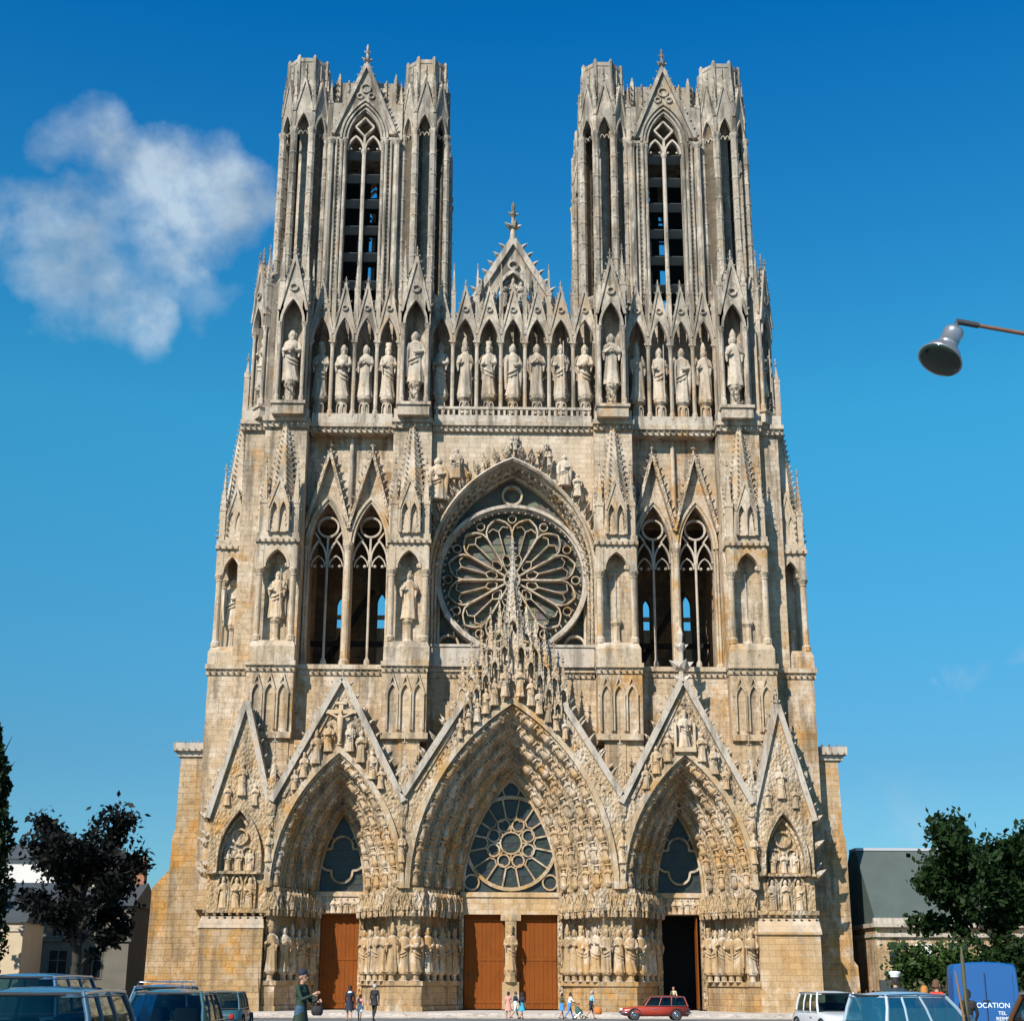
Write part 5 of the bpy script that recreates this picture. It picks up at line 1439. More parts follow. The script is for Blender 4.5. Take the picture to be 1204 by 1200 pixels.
def car(label, loc, rz, L, W, H, mat, hood=.30, boot=.06, belt=.60, wsl=.42, rsl=.15, pillars=(.34, .66), tail=1.0, group=None, name='parked_car', wood=None, rack=False):
    """x forward; hood and boot are fractions of the length"""
    o = tag(empty(name, loc, rz), label, 'car', group)
    zb = H * belt; hw = W / 2; X = lambda f: L / 2 - f * L
    xw = X(hood); xr = X(1 - boot)
    b = M(); rings = []
    def sec(x, zl, zh, w):
        h_ = [(0, zl), (w * .8, zl), (w * .97, zl + .12), (w, LP(zl, zh, .45)), (w * .97, zh - .12), (w * .9, zh - .02), (w * .6, zh + .012), (0, zh + .02)]
        return [(x, y, z) for y, z in h_] + [(x, -y, z) for y, z in h_[-2:0:-1]]
    hb = zb - .06
    st = [(0, .42, .58, .78), (.012, .30, .66, .86), (.05, .26, hb - .06, .95), (hood * .6, .24, hb, 1.0), (hood, .24, zb, 1.0), (.5, .24, zb, 1.0), (1 - boot, .24, zb * tail, .985), (.965, .28, zb * tail - .06, .94), (.99, .32, zb * tail - .13, .88), (1, .42, .62, .8)]
    b.loft([sec(X(f), zl, zh, w * hw) for f, zl, zh, w in st]); b.build('body', mat, o, True)
    # greenhouse
    xf1 = xw - wsl; xr1 = xr + rsl; hb_, hr = hw * .90, hw * .74
    Zr = H - .06
    r = M(); rows = []
    for i in range(9):
        u = -1 + i / 4; rows.append([(LP(xr1 - .05, xf1 + .05, (1 + v) / 2) * 1.0, hr * 1.05 * u, Zr + .075 * (1 - abs(u) ** 2.6) * (1 - .75 * abs(v) ** 3.5) - .02 * abs(u) ** 6) for v in [-1 + k / 5 for k in range(11)]])
    low = [[(p[0], p[1], Zr - .03) for p in row] for row in rows]
    r.grid(rows); r.grid(low)
    rim = rows[0] + [row[-1] for row in rows[1:]] + rows[-1][::-1][1:] + [row[0] for row in rows[::-1][1:-1]]
    lim = low[0] + [row[-1] for row in low[1:]] + low[-1][::-1][1:] + [row[0] for row in low[::-1][1:-1]]
    r.loft([rim, lim], False); r.build('roof', mat, o, True)
    P = lambda f, s, e=0: (Vector((LP(xw, xr, f), s * (hb_ + e), zb)), Vector((LP(xf1, xr1, f), s * (hr + e), Zr)))
    fs = [0] + list(pillars) + [1]
    for s in (-1, 1):
        for f in fs:
            a, c = P(f, s); m = M(); mid = a.lerp(c, .55) + Vector((0, s * .025, .0)); m.tube([a - Vector((0, 0, .05)), mid, c + Vector((0, 0, .02))], [.045, .036, .036] if f in (0, 1) else [.03, .026, .026], 6); m.build('pillar', mat, o, True)
        for f0, f1 in zip(fs, fs[1:]):
            (a, c), (a1, c1) = P(f0, s), P(f1, s); m = M(); e = Vector((0, s * .004, 0)); mid, mid1 = a.lerp(c, .55) + Vector((0, s * .022, 0)), a1.lerp(c1, .55) + Vector((0, s * .022, 0))
            m.grid([[a + e, a1 + e], [mid + e, mid1 + e], [c + e, c1 + e]]); m.build('side_window', CG, o)
        m = M(); a, c = P(0, s); a1, c1 = P(1, s); m.tube([c + Vector((.03, s * .03, .01)), c.lerp(c1, .5) + Vector((0, s * .03, .03)), c1 + Vector((-.03, s * .03, .01))], .018, 5); m.tube([a + Vector((0, s * .05, .01)), a1 + Vector((0, s * .05, .01))], .013, 5); m.build('gutter', CHROME, o, True)
    for f, nm in ((0, 'windscreen'), (1, 'rear_window')):
        (a, c), (a1, c1) = P(f, -1), P(f, 1); bow = .10 if f == 0 else -.07; m = M()
        rws = [[p.lerp(q_, k / 6) + Vector((bow * (1 - (2 * k / 6 - 1) ** 2), 0, 0)) for k in range(7)] for p, q_ in ((a, a1), (c, c1))]
        m.grid(rws); m.build(nm, CG, o)
        m = M(); m.tube(rws[0], .022, 5); m.tube(rws[1], .022, 5); m.build('window_seal', RUB, o, True)
    # inside
    for x, w in ((LP(xw, xr, .40), .42), (LP(xw, xr, .80), .5)):
        for s in (-1, 1):
            m = M(); y = s * hw * .42
            m.loft([[(x + dx + .06 * math.cos(t), y + w * .5 * math.sin(t) * k, z) for t in [2 * pi * i / 10 for i in range(10)]] for dx, z, k in ((.08, .45, .9), (0, zb, 1), (-.05, zb + .16, .95), (-.08, zb + .24, .75))]); m.box(x, x + .5, y - w * .45, y + w * .45, .42, .56); m.build('seat', SEATM, o, True)
    m = M(); m.box(xw - .45, xw - .02, -hb_ * .95, hb_ * .95, zb - .12, zb - .01); m.box(xr + .02, xr + .4, -hb_ * .95, hb_ * .95, zb - .12, zb - .03); m.build('dashboard', TRIM, o)
    m = M(); m.tube([(xw - .5 + .06 * math.cos(t), hw * .42 + .19 * math.sin(t), zb - .02 + .18 * math.cos(t)) for t in [2 * pi * i / 14 for i in range(14)]], .014, 5, closed=True); m.build('steering_wheel', RUB, o)
    for x in (X(.185), X(.80)):
        for s in (-1, 1):
            wl = empty('wheel', (x, s * (hw - .10), .31), 0, o)
            m = M(); m.lathe(0, 0, [(.2, -.09), (.29, -.09), (.31, -.06), (.31, .06), (.29, .09), (.2, .09)], 22); m.xf(Matrix.Rotation(pi / 2, 4, 'X')); m.build('tyre', RUB, wl, True)
            m = M(); m.lathe(0, 0, [(.205, -.08), (.19, -.1), (.12, -.07), (.06, -.105), (.02, -.11), (.02, .11), (.06, .105), (.12, .07), (.19, .1), (.205, .08)], 18); m.xf(Matrix.Rotation(pi / 2, 4, 'X')); m.build('rim', CHROME, wl, True)
            m = M(); m.tube([(x + .37 * math.cos(t), s * (hw * 1.0 + .004), .31 + .37 * math.sin(t)) for t in [pi * i / 12 for i in range(13)]], .028, 5); m.build('wheel_arch', RUB, o)
    for e, x, lm, nm in ((1, X(.004), LAMP_W, 'headlight'), (-1, X(.996), LAMP_R, 'tail_light')):
        for s in (-1, 1):
            m = M(); m.lathe(0, 0, [(.09, -.03), (.09, .02), (.05, .045)], 14); m.xf(Matrix.Translation((x - e * .0, s * hw * .60, .60)) @ Matrix.Rotation(e * pi / 2, 4, 'Y')); m.build(nm, lm, o, True)
        m = M(); m.tube([(x - e * .25, -hw * .98, .44), (x + e * .05, -hw * .9, .44), (x + e * .10, 0, .44), (x + e * .05, hw * .9, .44), (x - e * .25, hw * .98, .44)], .05, 6); m.build('bumper', CHROME, o, True)
    for s in (-1, 1):
        m = M(); m.box(LP(xw, xr, pillars[0]) + .12, LP(xw, xr, pillars[0]) + .3, s * hw - .01, s * hw + .02, zb - .18, zb - .15); m.build('door_handle', CHROME, o)
    if rack:
        m = M()
        for x in (LP(xf1, xr1, .15), LP(xf1, xr1, .85)):
            m.tube([(x, -hr, H - .03), (x, -hr, H + .07), (x, hr, H + .07), (x, hr, H - .03)], .016, 5)
        for y in (-.4, 0, .4): m.tube([(LP(xf1, xr1, .1), y, H + .085), (LP(xf1, xr1, .9), y, H + .085)], .012, 5)
        m.build('roof_rack', CHROME, o)
    return o
BLU = paint('blue_grey_paint', (.028, .075, .125)); TEAL = paint('teal_paint', (.022, .07, .09)); BLU2 = paint('mid_blue_paint', (.03, .09, .19)); WHT = paint('white_paint_gloss', (.56, .57, .58)); PALE = paint('pale_blue_paint', (.30, .40, .48)); RED = paint('brick_red_paint', (.34, .035, .014)); BRN = paint('brown_paint', (.10, .045, .015))
G = 'cars parked on the square'
N90 = pi / 2
car('blue grey car nearest on the left with large rear window', (-6.85, -96.1, gz(-96)), N90 + .03, 3.9, 1.6, 1.40, BLU, group=G, boot=.05, pillars=(.4, .72))
car('blue roofed tall car half hidden at the left edge behind the nearest car', (-9.9, -86, gz(-86)), N90, 4.1, 1.62, 1.62, BLU2, group=G, hood=.24, boot=.04)
car('dark teal saloon with white sticker in rear window, second row on the left', (-7.65, -85.2, gz(-85)), N90 + .02, 3.9, 1.55, 1.36, TEAL, group=G, boot=.12, rsl=.35)
car('blue car with a roof rack behind the dark teal saloon', (-10.1, -74, gz(-74)), N90 + .05, 4.2, 1.62, 1.52, BLU2, group=G, rack=True)
car('small blue green car furthest right of the left hand row, before the stone pier', (-10.8, -61, gz(-61)), N90 + .03, 3.7, 1.5, 1.42, TEAL, group=G, boot=.05)
car('white car with a pale dashboard, parked left of the pale blue one', (8.75, -66.5, gz(-66)), -N90 + .10, 3.9, 1.52, 1.45, WHT, group=G, wsl=.35, boot=.14)
car('pale blue hatchback in the right foreground beside the sign post', (6.4, -84.2, gz(-84)), .42, 2.85, 1.42, 1.35, PALE, group=G, hood=.24, boot=.06, wsl=.5, rsl=.12, pillars=(.45, .75))
car('brick red estate car parked before the cathedral steps', (8.1, -23.2, gz(-23)), pi, 4.0, 1.55, 1.38, RED, boot=.03, pillars=(.33, .62), hood=.33, rsl=.22, group=G)
car('brown car at the right edge, in front of the white one', (4.35, -98, gz(-98)), N90, 3.9, 1.55, 1.42, BRN, group=G, boot=.1, rsl=.3)
car('white car at the right edge behind the brown one', (17.2, -58, gz(-58)), N90, 4.1, 1.6, 1.42, WHT, group=G, boot=.15, rsl=.35)
def van():
    o = tag(empty('delivery_van', (13.85, -65.2, gz(-66)), N90 - .25), 'bright blue delivery van seen from behind with white lettering', 'van')
    VB = plain('blue_van_paint', (.0, .075, .25), .55, coat=.05)
    b = M(); Lh, hw, Ht = 2.4, .97, 2.28
    def sec(x, w, zt, zl=.35):
        h_ = [(0, zl), (w * .95, zl), (w, zl + .15), (w, zt * .55), (w * .985, zt * .8), (w * .965, zt - .12), (w * .90, zt - .02), (w * .5, zt + .03), (0, zt + .05)]
        return [(x, y, z) for y, z in h_] + [(x, -y, z) for y, z in h_[-2:0:-1]]
    b.loft([sec(-Lh, hw * .97, Ht - .05), sec(-Lh + .05, hw, Ht), sec(.9, hw, Ht), sec(1.4, hw * .98, Ht - .12), sec(1.9, hw * .95, 1.35), sec(2.35, hw * .9, 1.05), sec(2.42, hw * .85, .95)]); b.build('body', VB, o, True)
    d = M()
    for s in (-1, 1): d.box(-Lh - .03, -Lh, s * .02, s * .80, .55, 2.02)
    dr = d.build('rear_door', VB, o)
    m = M(); m.box(-Lh - .045, -Lh - .03, -.005, .005, .55, 2.0); m.box(-Lh - .05, -Lh - .03, -.1, .1, 1.18, 1.22); m.build('door_seam', RUB, o)
    m = M(); m.box(-Lh - .06, -Lh + .3, -hw, hw, .36, .46); m.build('bumper', RUB, o)
    for s in (-1, 1):
        m = M(); m.box(-Lh - .02, -Lh + .02, s * .86, s * .94, .6, .85); m.build('tail_light', LAMP_R, o)
        m = M(); m.box(1.0, 1.7, s * (hw - .02), s * (hw + .004), 1.35, 1.9); m.build('side_window', WGL, o)
        for x in (-1.4, 1.5):
            wl = empty('wheel', (x, s * (hw - .12), .33), 0, o)
            m = M(); m.lathe(0, 0, [(.2, -.1), (.31, -.1), (.33, -.06), (.33, .06), (.31, .1), (.2, .1)], 20); m.xf(Matrix.Rotation(pi / 2, 4, 'X')); m.build('tyre', RUB, wl, True)
            m = M(); m.lathe(0, 0, [(.2, -.09), (.1, -.1), (.1, .1), (.2, .09)], 16); m.xf(Matrix.Rotation(pi / 2, 4, 'X')); m.build('rim', CHROME, wl, True)
    LW = plain('white_lettering', (.75, .78, .8), .6)
    for txt, y, z, sz in (('I LOCATION', -.07, 1.0, .21), ('TEL', -.42, .80, .15), ('REIMS', -.42, .64, .15), ('T  L O', -.2, .48, .14)):
        c = bpy.data.curves.new('lettering', 'FONT'); c.body = txt; c.size = sz; c.align_x = 'CENTER'; c.extrude = .004
        t0 = bpy.data.objects.new('tmp', c); COL.objects.link(t0)
        me = bpy.data.meshes.new_from_object(t0.evaluated_get(bpy.context.evaluated_depsgraph_get())); bpy.data.objects.remove(t0)
        me.materials.clear(); me.materials.append(LW); t = bpy.data.objects.new('lettering', me); link(t, dr)
        t.matrix_local = Matrix(((0, 0, -1, -Lh - .036), (-1, 0, 0, y), (0, 1, 0, z), (0, 0, 0, 1)))
van()

def post():
    o = tag(empty('sign_post', (5.55, -90, gz(-90))), 'slim olive metal post standing in front of the blue van', 'post')
    m = M(); m.lathe(0, 0, [(.034, 0), (.032, 1.9), (.022, 1.96), (.022, 2.05)], 10); m.build('pole', plain('olive_paint', (.07, .065, .03), .6, var=.3), o, True)
    m = M(); m.lathe(0, 0, [(.05, .9), (.05, 1.0)], 10); m.build('collar', LEAD, o)
    o = tag(empty('tree_stake', (5.45, -90.2, gz(-90))), 'thin brown wooden stake leaning beside the olive post', 'stake')
    m = M(); m.tube([(.03, 0, 0), (-.02, 0, 1.0), (-.09, 0, 1.68)], [.025, .022, .012], 6); m.build('stake', plain('raw_wood', (.22, .12, .05), .8), o, True)
post()
# ------------------------------------------------------------------ people
PM = {}
def pm(name, c, rough=.8):
    if name not in PM: PM[name] = plain('cloth_' + name if name not in ('skin',) else name, c, rough)
    return PM[name]
SKIN = pm('skin', (.42, .22, .14), .55); HAIRD = pm('dark_hair', (.015, .011, .009)); HAIRB = pm('brown_hair', (.10, .05, .02)); HAIRG = pm('grey_hair', (.35, .34, .32))
SHOE = pm('shoe', (.02, .016, .014), .5)
def person(label, loc, rz, h, top, legs, hair=HAIRD, arms=((.10, 0), (.10, 0)), stride=.0, skirt=None, coat=None, sleeves=True, longlegs=True, lean=0, female=False, shorts=False, group=None, vox=.011, seat=False):
    """arms: per side (forward swing, elbow bend)"""
    root = tag(empty('person', loc, rz), label, 'person', group)
    k = h / 1.75; V = Vector; caps = []
    mats = [SKIN, top, legs, SHOE]
    sw = .175 if female else .20; hipw = .095
    def c(a, ra, b, rb, m): caps.append((V(a) * k, ra * k, V(b) * k, rb * k, m))
    ly = -lean
    c((-.06, 0, .95), .115, (.06, 0, .95), .115, 2); c((0, 0, .95), .135, (0, ly * .4, 1.12), .118 if female else .13, 2 if not coat else 1)
    c((0, ly * .4, 1.10), .12, (0, ly * .9, 1.32), .135, 1); c((-.07, ly * .9, 1.30), .115, (.07, ly * .9, 1.30), .115, 1)
    c((-sw * .82, ly, 1.41), .07, (sw * .82, ly, 1.41), .07, 1); c((0, ly, 1.40), .075, (0, ly, 1.45), .06, 1)
    c((0, ly, 1.44), .052, (0, ly - .015, 1.55), .048, 0)
    hd = V((0, ly - .03, 1.635))
    c(hd + V((0, .02, .01)), .088, hd + V((0, 0, .035)), .086, 0); c(hd + V((0, -.01, -.03)), .07, hd + V((0, -.035, -.075)), .045, 0)
    c(hd + V((0, -.09, .0)), .012, hd + V((0, -.105, -.025)), .016, 0)
    c(hd + V((-.02, -.092, -.06)), .009, hd + V((.02, -.092, -.06)), .009, 0)
    for s in (-1, 1):
        c(hd + V((s * .085, .01, .01)), .016, hd + V((s * .088, .012, -.025)), .012, 0)
        c(hd + V((s * .033, -.083, .018)), .012, hd + V((s * .036, -.083, .018)), .012, 0)
        f, e = arms[(s + 1) // 2]
        sh = V((s * sw, ly, 1.40)); el = sh + V((s * .055, -.28 * math.sin(f), -.28 * math.cos(f))); a2 = f + e
        wr = el + V((-s * .03 * (1 if e < .3 else 3), -.25 * math.sin(a2), -.25 * math.cos(a2)))
        d = (wr - el).normalized()
        c(sh, .056, el, .043, 1); c(el, .042, wr, .029, 1 if sleeves else 0)
        pl = wr + d * .085; c(wr, .029, pl, .034, 0)
        side = d.cross(V((s, 0, 0))); side = side.normalized() if side.length > .1 else V((0, 1, 0))
        for i, fl in enumerate((.062, .074, .069, .052)):
            b0 = pl + side * (.027 - .018 * i); m1 = b0 + d * fl * .55 + V((-s * .008, 0, 0)); t1 = m1 + d * fl * .4 + V((-s * .022, 0, 0))
            c(b0, .0105, m1, .010, 0); c(m1, .010, t1, .0085, 0)
        th = wr + d * .03 + side * .03; c(th, .012, th + d * .035 + side * .025, .011, 0); c(th + d * .035 + side * .025, .011, th + d * .065 + side * .028, .009, 0)
        g = s * stride
        hp = V((s * hipw, 0, .92)); kn = V((s * hipw * 1.02, -.42 * math.sin(g) - .02, .92 - .42 * math.cos(g))); ka = g - (.35 if g < 0 else .02)
        an = kn + V((0, -.42 * math.sin(ka), -.42 * math.cos(ka))) if stride else V((s * hipw, .01, .085))
        lm = 2 if longlegs else 0
        c(hp, .088, kn.lerp(hp, .15), .062, 2 if (longlegs or shorts or skirt) else 0); c(kn, .058, kn.lerp(an, .3) + V((0, .015, 0)), .056, lm); c(kn.lerp(an, .3) + V((0, .015, 0)), .056, an, .038, lm)
        c(an + V((0, .03, -.035)), .036, an + V((0, -.13, -.055)), .028, 3)
    m = M()
    for a, ra, b, rb, mt in caps:
        d = b - a; L = d.length; d = d.normalized() if L > 1e-6 else V((0, 0, 1))
        u = d.cross(V((.31, .9, .2))).normalized(); w = d.cross(u); rings = []
        for t in (-1.3, -.75, 0): rings.append([a + d * ra * math.sin(t) + (u * math.cos(q) + w * math.sin(q)) * ra * math.cos(t) for q in [2 * pi * i / 10 for i in range(10)]])
        for t in (0, .75, 1.3): rings.append([b + d * rb * math.sin(t) + (u * math.cos(q) + w * math.sin(q)) * rb * math.cos(t) for q in [2 * pi * i / 10 for i in range(10)]])
        m.loft(rings)
    if skirt or coat:
        z1, z0, r0 = (1.02, skirt[1], skirt[2]) if skirt else (1.12, coat[1], coat[2])
        n = 20; m.loft([[(r * 1.12 * math.cos(t), r * .85 * math.sin(t), z) for t in [2 * pi * i / n for i in range(n)]] for r, z in ((.12 * k, z1 * k), (.15 * k, .93 * k), (r0 * k, z0 * k), (r0 * .8 * k, z0 * k + .01))])
    tmp = bpy.data.objects.new('tmp', m.mesh('tmp', SKIN)); COL.objects.link(tmp)
    rm = tmp.modifiers.new('r', 'REMESH'); rm.mode = 'VOXEL'; rm.voxel_size = vox
    dg = bpy.context.evaluated_depsgraph_get(); me = bpy.data.meshes.new_from_object(tmp.evaluated_get(dg)); bpy.data.objects.remove(tmp)
    me.name = 'body'
    nf = len(me.polygons); ce = np.zeros(nf * 3); me.polygons.foreach_get('center', ce); ce = ce.reshape(-1, 3)
    best = np.full(nf, 9.0); mi = np.zeros(nf, dtype=np.int32)
    for a, ra, b, rb, mt in caps:
        A, B = np.array(a), np.array(b); d = B - A; t = np.clip(((ce - A) @ d) / max(1e-9, d @ d), 0, 1)
        ds = np.linalg.norm(ce - (A + t[:, None] * d), axis=1) - (ra + (rb - ra) * t)
        sel = ds < best; best[sel] = ds[sel]; mi[sel] = mt
    if skirt or coat:
        z1, z0, r0 = (1.02, skirt[1], skirt[2]) if skirt else (1.12, coat[1], coat[2])
        rr = np.hypot(ce[:, 0], ce[:, 1]); inside = (ce[:, 2] > z0 * k - .02) & (ce[:, 2] < z1 * k) & (best > .006) & (rr < .36 * k)
        mi[inside] = 4
        mats = mats + [skirt[0] if skirt else coat[0]]
    me.materials.clear()
    for x in mats: me.materials.append(x)
    me.polygons.foreach_set('material_index', mi); me.polygons.foreach_set('use_smooth', [True] * nf); me.update()
    link(bpy.data.objects.new('body', me), root)
    if hair:
        hm = M(); cc = hd * k; rings = []
        for j in range(7):
            t = j / 6 * 1.75; r = .100 * k * math.sin(max(.12, t)); zz = cc.z + .03 * k + .112 * k * math.cos(t)
            back = 0 if t < 1.2 else (t - 1.2) * .06 * k
            rings.append([(cc.x + r * math.cos(q), cc.y + .018 * k + back * .5 + r * 1.1 * math.sin(q) * (.72 if math.sin(q) < -.2 and t > .9 else 1), zz - (.05 * k if (math.sin(q) > .2 and t > 1.2) else 0) * (2.2 if female else 1)) for q in [2 * pi * i / 14 for i in range(14)]])
        hm.loft(rings); hm.build('hair', hair, root, True)
    return root
def bag(label, loc, mat, w=.3, h=.26, d=.14, cat='bag', name='bag'):
    m = M(); m.loft([[(w / 2 * a * math.cos(t) * (1 if abs(math.cos(t)) < .7 else .92), d / 2 * a * math.sin(t), z) for t in [2 * pi * i / 14 for i in range(14)]] for a, z in ((.7, 0), (1, .04), (1.05, h * .5), (.95, h * .9), (.6, h))])
    m.tube([(w * .3 * math.cos(t), 0, h * .9 + .14 * math.sin(t)) for t in [pi * i / 8 for i in range(9)]], .012, 5)
    o = m.build(name, mat, None, True, loc); tag(o, label, cat); return o
NAVY = pm('navy', (.012, .016, .035)); BLACK = pm('charcoal', (.014, .014, .015)); GREEN = pm('green_coat', (.012, .032, .018)); JEAN = pm('denim', (.03, .075, .13)); WHITE = pm('white', (.7, .7, .68)); PINK = pm('pink', (.62, .27, .22)); BLUEL = pm('pale_blue', (.22, .45, .62)); TURQ = pm('turquoise', (.02, .30, .42)); ORANGE = pm('orange', (.55, .16, .03)); REDC = pm('red', (.55, .05, .02)); OLIVE = pm('olive', (.06, .07, .035)); BLUEM = pm('mid_blue', (.05, .22, .50)); CREAM = pm('cream', (.6, .5, .32))

p = person('person in long green coat and dark cap walking on the left', (-6.0, -80, gz(-80)), R(70), 1.74, GREEN, JEAN, None, ((.5, 1.5), (.3, 1.2)), .25, coat=(GREEN, .45, .24))
hm = M(); hm.lathe(0, .005, [(.102, 1.66), (.115, 1.70), (.105, 1.76), (.05, 1.79), (.01, 1.79)], 14); hm.add([(-.08, -.1, 1.675), (.08, -.1, 1.675), (.05, -.19, 1.66), (-.05, -.19, 1.66), (-.08, -.1, 1.69), (.08, -.1, 1.69), (.05, -.19, 1.672), (-.05, -.19, 1.672)], [(0, 1, 2, 3), (7, 6, 5, 4), (0, 3, 7, 4), (1, 5, 6, 2), (2, 6, 7, 3)]); hm.build('cap', NAVY, p, True)
bag('black shoulder bag held by the person in the green coat', (-5.63, -80.12, gz(-80) + .82), BLACK, .27, .2, .13)
p = person('woman-shaped figure in navy dress with white collar facing the doors'.replace('woman-shaped figure', 'person'), (-8.65, -37, gz(-37)), R(185), 1.68, NAVY, NAVY, HAIRD, ((.05, .1), (.1, .2)), .12, skirt=(NAVY, .52, .23), sleeves=True, longlegs=False, female=True)
cm = M(); cm.lathe(0, 0, [(.065, 1.42), (.12, 1.385), (.15, 1.33), (.135, 1.335), (.06, 1.40)], 14, sy=.85); cm.build('collar', WHITE, p, True)
person('child in pink top and white skirt beside the navy dress', (-8.18, -36.4, gz(-36)), R(170), 1.28, PINK, WHITE, HAIRD, ((.1, .2), (.15, .3)), .1, skirt=(WHITE, .62, .22), sleeves=False, longlegs=False, female=True)
person('person in dark suit standing left of the central portal', (-7.42, -37, gz(-37)), R(150), 1.76, BLACK, BLACK, HAIRG, ((.05, .15), (.1, .2)), .12, coat=(BLACK, .74, .21))
person('person in sleeveless pink dress seen from behind at the central doors', (-.42, -17, gz(-17)), R(180), 1.64, PINK, PINK, HAIRD, ((.1, .9), (.1, .3)), .15, skirt=(PINK, .55, .22), sleeves=False, longlegs=False, female=True)
person('person in navy and white jacket walking right of the pink dress', (.02, -17.2, gz(-17)), R(110), 1.66, NAVY, WHITE, HAIRB, ((.4, .3), (-.2, .3)), .3, sleeves=True, longlegs=False, shorts=True)
person('person in navy top and turquoise skirt, rightmost of the three at the doors', (.42, -17.1, gz(-17)), R(140), 1.6, NAVY, TURQ, HAIRD, ((.2, .2), (.4, .4)), .25, skirt=(TURQ, .55, .26), sleeves=False, longlegs=False, female=True)
person('person in green top and blue skirt left of the push chair', (2.95, -17, gz(-17)), R(120), 1.56, OLIVE, BLUEM, HAIRD, ((.3, .3), (.3, .3)), .2, skirt=(BLUEM, .6, .24), sleeves=False, longlegs=False, female=True)
person('person in white blouse pushing the push chair', (3.42, -17.2, gz(-17)), R(100), 1.6, WHITE, BLUEM, HAIRD, ((.6, .5), (.6, .5)), .3, sleeves=False, longlegs=True, female=True, lean=.06)
person('person in pale blue shirt and navy shorts beside the orange bag', (4.75, -17.3, gz(-17)), R(100), 1.72, BLUEL, NAVY, HAIRG, ((.3, .3), (.1, .2)), .3, sleeves=True, longlegs=False, shorts=True, lean=.08)
bag('round orange beach bag carried beside the person in pale blue', (5.18, -17.5, gz(-17) + .32), ORANGE, .5, .42, .3)
def pushchair():
    o = tag(empty('push_chair', (4.0, -17.3, gz(-17))), 'green push chair with a child in it before the cathedral', 'push chair')
    m = M(); m.loft([[(x + .22 * math.cos(t) * a, .2 * math.sin(t), z) for t in [2 * pi * i / 10 for i in range(10)]] for x, z, a in ((.05, .34, .9), (0, .45, 1.1), (-.06, .62, .8), (-.12, .8, .5))]); m.build('seat', pm('push_chair_green', (.04, .12, .10)), o, True)
    m = M()
    for s in (-1, 1): m.tube([(.3, s * .2, .12), (0, s * .2, .4), (-.35, s * .2, .98)], .014, 5); m.tube([(-.28, s * .2, .12), (.1, s * .2, .45)], .014, 5)
    m.tube([(-.35, -.2, .98), (-.35, .2, .98)], .016, 5); m.build('frame', CHROME, o)
    for x in (.3, -.28):
        for s in (-1, 1):
            m = M(); m.tube([(x + .11 * math.cos(t), s * .23, .12 + .11 * math.sin(t)) for t in [2 * pi * i / 14 for i in range(14)]], .018, 6, closed=True); m.build('wheel', RUB, o, True)
pushchair()
person('small child in orange shirt sitting forward in the push chair', (3.98, -17.3, gz(-17) + .04), R(100), .95, ORANGE, ORANGE, HAIRB, ((.5, .4), (.5, .4)), .3, sleeves=False, longlegs=False, vox=.009)
p = person('person in white cap and dark blue jacket seen from behind', (6.75, -81.5, gz(-81)), R(175), 1.70, pm('dark_blue_jacket', (.012, .028, .045)), NAVY, HAIRD, ((.05, .1), (.05, .1)), .1)
hm = M(); hm.lathe(0, .005, [(.095, 1.655), (.10, 1.69), (.125, 1.74), (.12, 1.765), (.03, 1.775)], 16); hm.build('cap', WHITE, p, True)
person('person with brown hair and red shirt beyond the pale blue car', (8.12, -79.8, gz(-80)), R(120), 1.60, REDC, JEAN, HAIRB, ((.2, .3), (.2, .3)), .1)
person('dark haired person right of the red shirt, in front of the van', (8.45, -80.9, gz(-81)), R(160), 1.40, BLACK, JEAN, HAIRD, ((.2, .3), (.2, .3)), .1, female=True)
person('person in orange top bending behind the pale blue car', (7.5, -81.0, gz(-81)), R(160), 1.47, ORANGE, NAVY, pm('ginger_hair', (.40, .16, .03)), ((.2, .3), (.2, .3)), .1)
person('person in cream shirt standing in the dark right doorway', (11.95, -1.2, .04), R(10), 1.66, CREAM, BLACK, HAIRB, ((.1, .3), (.1, .3)), .0)
# ------------------------------------------------------------------ camera, light, sky
CAM = Vector((-2.0, -114.0, 2.3))
cd = bpy.data.cameras.new('camera'); cam = bpy.data.objects.new('camera', cd); COL.objects.link(cam)
cd.sensor_fit = 'HORIZONTAL'; cd.sensor_width = 36; cd.lens = 36 * 1720 / 1204
cd.clip_start = .1; cd.clip_end = 6000
TILT, YAW, ROLL = R(17.7), math.atan2(2.0, 114.0), R(.2)
fw = Vector((math.sin(YAW) * math.cos(TILT), math.cos(YAW) * math.cos(TILT), math.sin(TILT)))
cam.location = CAM
cam.rotation_euler = (fw.to_track_quat('-Z', 'Y').to_matrix() @ Matrix.Rotation(ROLL, 3, 'Z')).to_euler()
scene.camera = cam

AZ, EL = R(33), R(38)
SUN = Vector((-math.sin(AZ) * math.cos(EL), -math.cos(AZ) * math.cos(EL), math.sin(EL)))
sl = bpy.data.lights.new('sun', 'SUN'); sl.energy = 5.0; sl.angle = R(.5); sl.color = (1.0, .945, .86)
so = bpy.data.objects.new('sun', sl); COL.objects.link(so); so.rotation_euler = SUN.to_track_quat('Z', 'Y').to_euler()
so.location = (-60, -80, 90)

def pixdir(px, py):
    a, b = (px - 602) / 1720, (600 - py) / 1720
    Rm = cam.rotation_euler.to_matrix()
    return (Rm @ Vector((a, b, -1))).normalized()

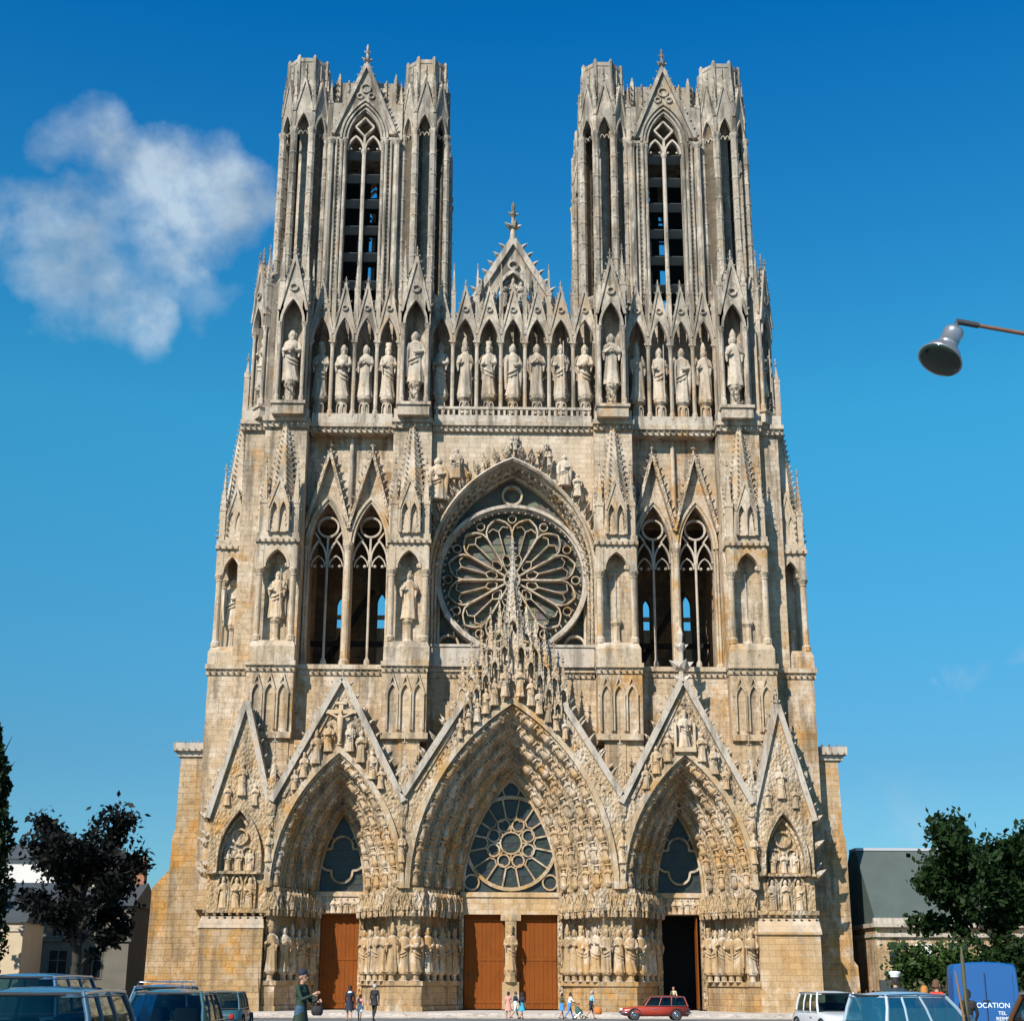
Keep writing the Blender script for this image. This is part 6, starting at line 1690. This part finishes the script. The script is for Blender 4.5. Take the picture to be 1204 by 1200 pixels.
def sky():
    w = bpy.data.worlds.new('World'); scene.world = w; w.use_nodes = True
    nt = w.node_tree; q = NT(nt); bg = nt.nodes['Background']
    sk = q.n('ShaderNodeTexSky'); sk.sky_type = 'NISHITA'; sk.sun_disc = False
    sk.sun_elevation = EL; sk.sun_rotation = math.atan2(SUN.x, SUN.y); sk.altitude = 0; sk.air_density = 1.0; sk.dust_density = .3; sk.ozone_density = 3.0
    tc = q.n('ShaderNodeTexCoord'); d = tc.outputs['Generated']
    # film-like tint by elevation: paler and cyaner low down, deep blue overhead
    sz = q.n('ShaderNodeSeparateXYZ'); q.l(d, sz.inputs[0])
    rp = q.n('ShaderNodeValToRGB'); q.l(sz.outputs['Z'], rp.inputs[0]); e = rp.color_ramp.elements
    while len(e) < len(SKYT): e.new(.5)
    for el, (p, c) in zip(e, SKYT): el.position = p; el.color = (*[k / 2 for k in c], 1)
    col = q.mix(1.0, sk.outputs[0], rp.outputs[0], 'MULTIPLY')
    vs = q.n('ShaderNodeVectorMath', operation='SCALE'); q.l(col, vs.inputs[0]); vs.inputs['Scale'].default_value = 2; col = vs.outputs[0]
    # clouds: soft blobs in direction space, torn by noise
    nz = q.n('ShaderNodeTexNoise'); nz.inputs['Scale'].default_value = 9; nz.inputs['Detail'].default_value = 7; nz.inputs['Roughness'].default_value = .55; q.l(d, nz.inputs['Vector'])
    off_ = q.n('ShaderNodeVectorMath', operation='SUBTRACT'); q.l(nz.outputs['Color'], off_.inputs[0]); off_.inputs[1].default_value = (.5, .5, .5)
    sc = q.n('ShaderNodeVectorMath', operation='SCALE'); q.l(off_.outputs[0], sc.inputs[0]); sc.inputs['Scale'].default_value = .15
    wd = q.n('ShaderNodeVectorMath', operation='ADD'); q.l(d, wd.inputs[0]); q.l(sc.outputs[0], wd.inputs[1])
    tot = None
    for px, py, rad, s in ((88, 175, 34, .45), (120, 200, 42, .8), (160, 228, 46, .95), (185, 285, 46, .62), (150, 300, 44, .62), (140, 255, 44, .6), (235, 280, 46, .6), (190, 340, 46, .5), (215, 238, 52, 1.1), (265, 215, 46, .9), (290, 255, 48, .8), (330, 240, 40, .6), (58, 290, 44, .75), (20, 260, 36, .55), (100, 290, 50, .75), (70, 345, 48, .7), (120, 350, 50, .75), (165, 378, 44, .9), (228, 320, 40, .75), (215, 290, 42, .5), (250, 365, 40, .35), (1105, 764, 18, .34), (1128, 760, 20, .34), (1150, 760, 22, .34), (1172, 763, 20, .34), (1194, 768, 18, .34), (1040, 940, 50, .28), (1090, 960, 40, .2), (5, 360, 22, .25)):
        v = q.n('ShaderNodeVectorMath', operation='DISTANCE'); q.l(wd.outputs[0], v.inputs[0]); v.inputs[1].default_value = pixdir(px, py)
        f = q.math('MULTIPLY', q.rng(v.outputs['Value'], rad / 1720 * 1.5, rad / 1720 * .05), s)
        tot = f if tot is None else q.math('MAXIMUM', tot, f) if s < .35 else q.math('SUBTRACT', q.math('ADD', tot, f), q.math('MULTIPLY', q.math('MINIMUM', tot, f), .72))
    n2 = q.noise(d, 22, 7, .6)
    cov = q.math('MULTIPLY', tot, q.rng(n2, .22, .66, .35, 1.1))
    cov = q.math('MINIMUM', q.rng(cov, .05, 1.25, 0, 1, False), .80)
    cc = q.mix(q.rng(q.noise(d, 14, 5, .55), .35, .65), tuple(k * .80 for k in CLOUDC), tuple(k * 1.16 for k in CLOUDC))
    col = q.mix(cov, col, cc)
    q.l(col, bg.inputs['Color']); bg.inputs['Strength'].default_value = SKYS
SKYT = [(0, (.42, .74, .98)), (.135, (.36, .79, .95)), (.36, (.30, 1.42, 1.52)), (.59, (.022, 1.04, 1.7)), (.72, (.03, .75, 1.25)), (1, (.05, .45, .8))]; CLOUDC = (5.2, 6.3, 7.2); SKYS = .0735
sky()
scene.view_settings.view_transform = 'Standard'; scene.view_settings.look = 'None'
scene.view_settings.exposure = .44; scene.view_settings.gamma = 1; scene.view_settings.use_curve_mapping = False
scene.cycles.max_bounces = 6; scene.cycles.transparent_max_bounces = 8
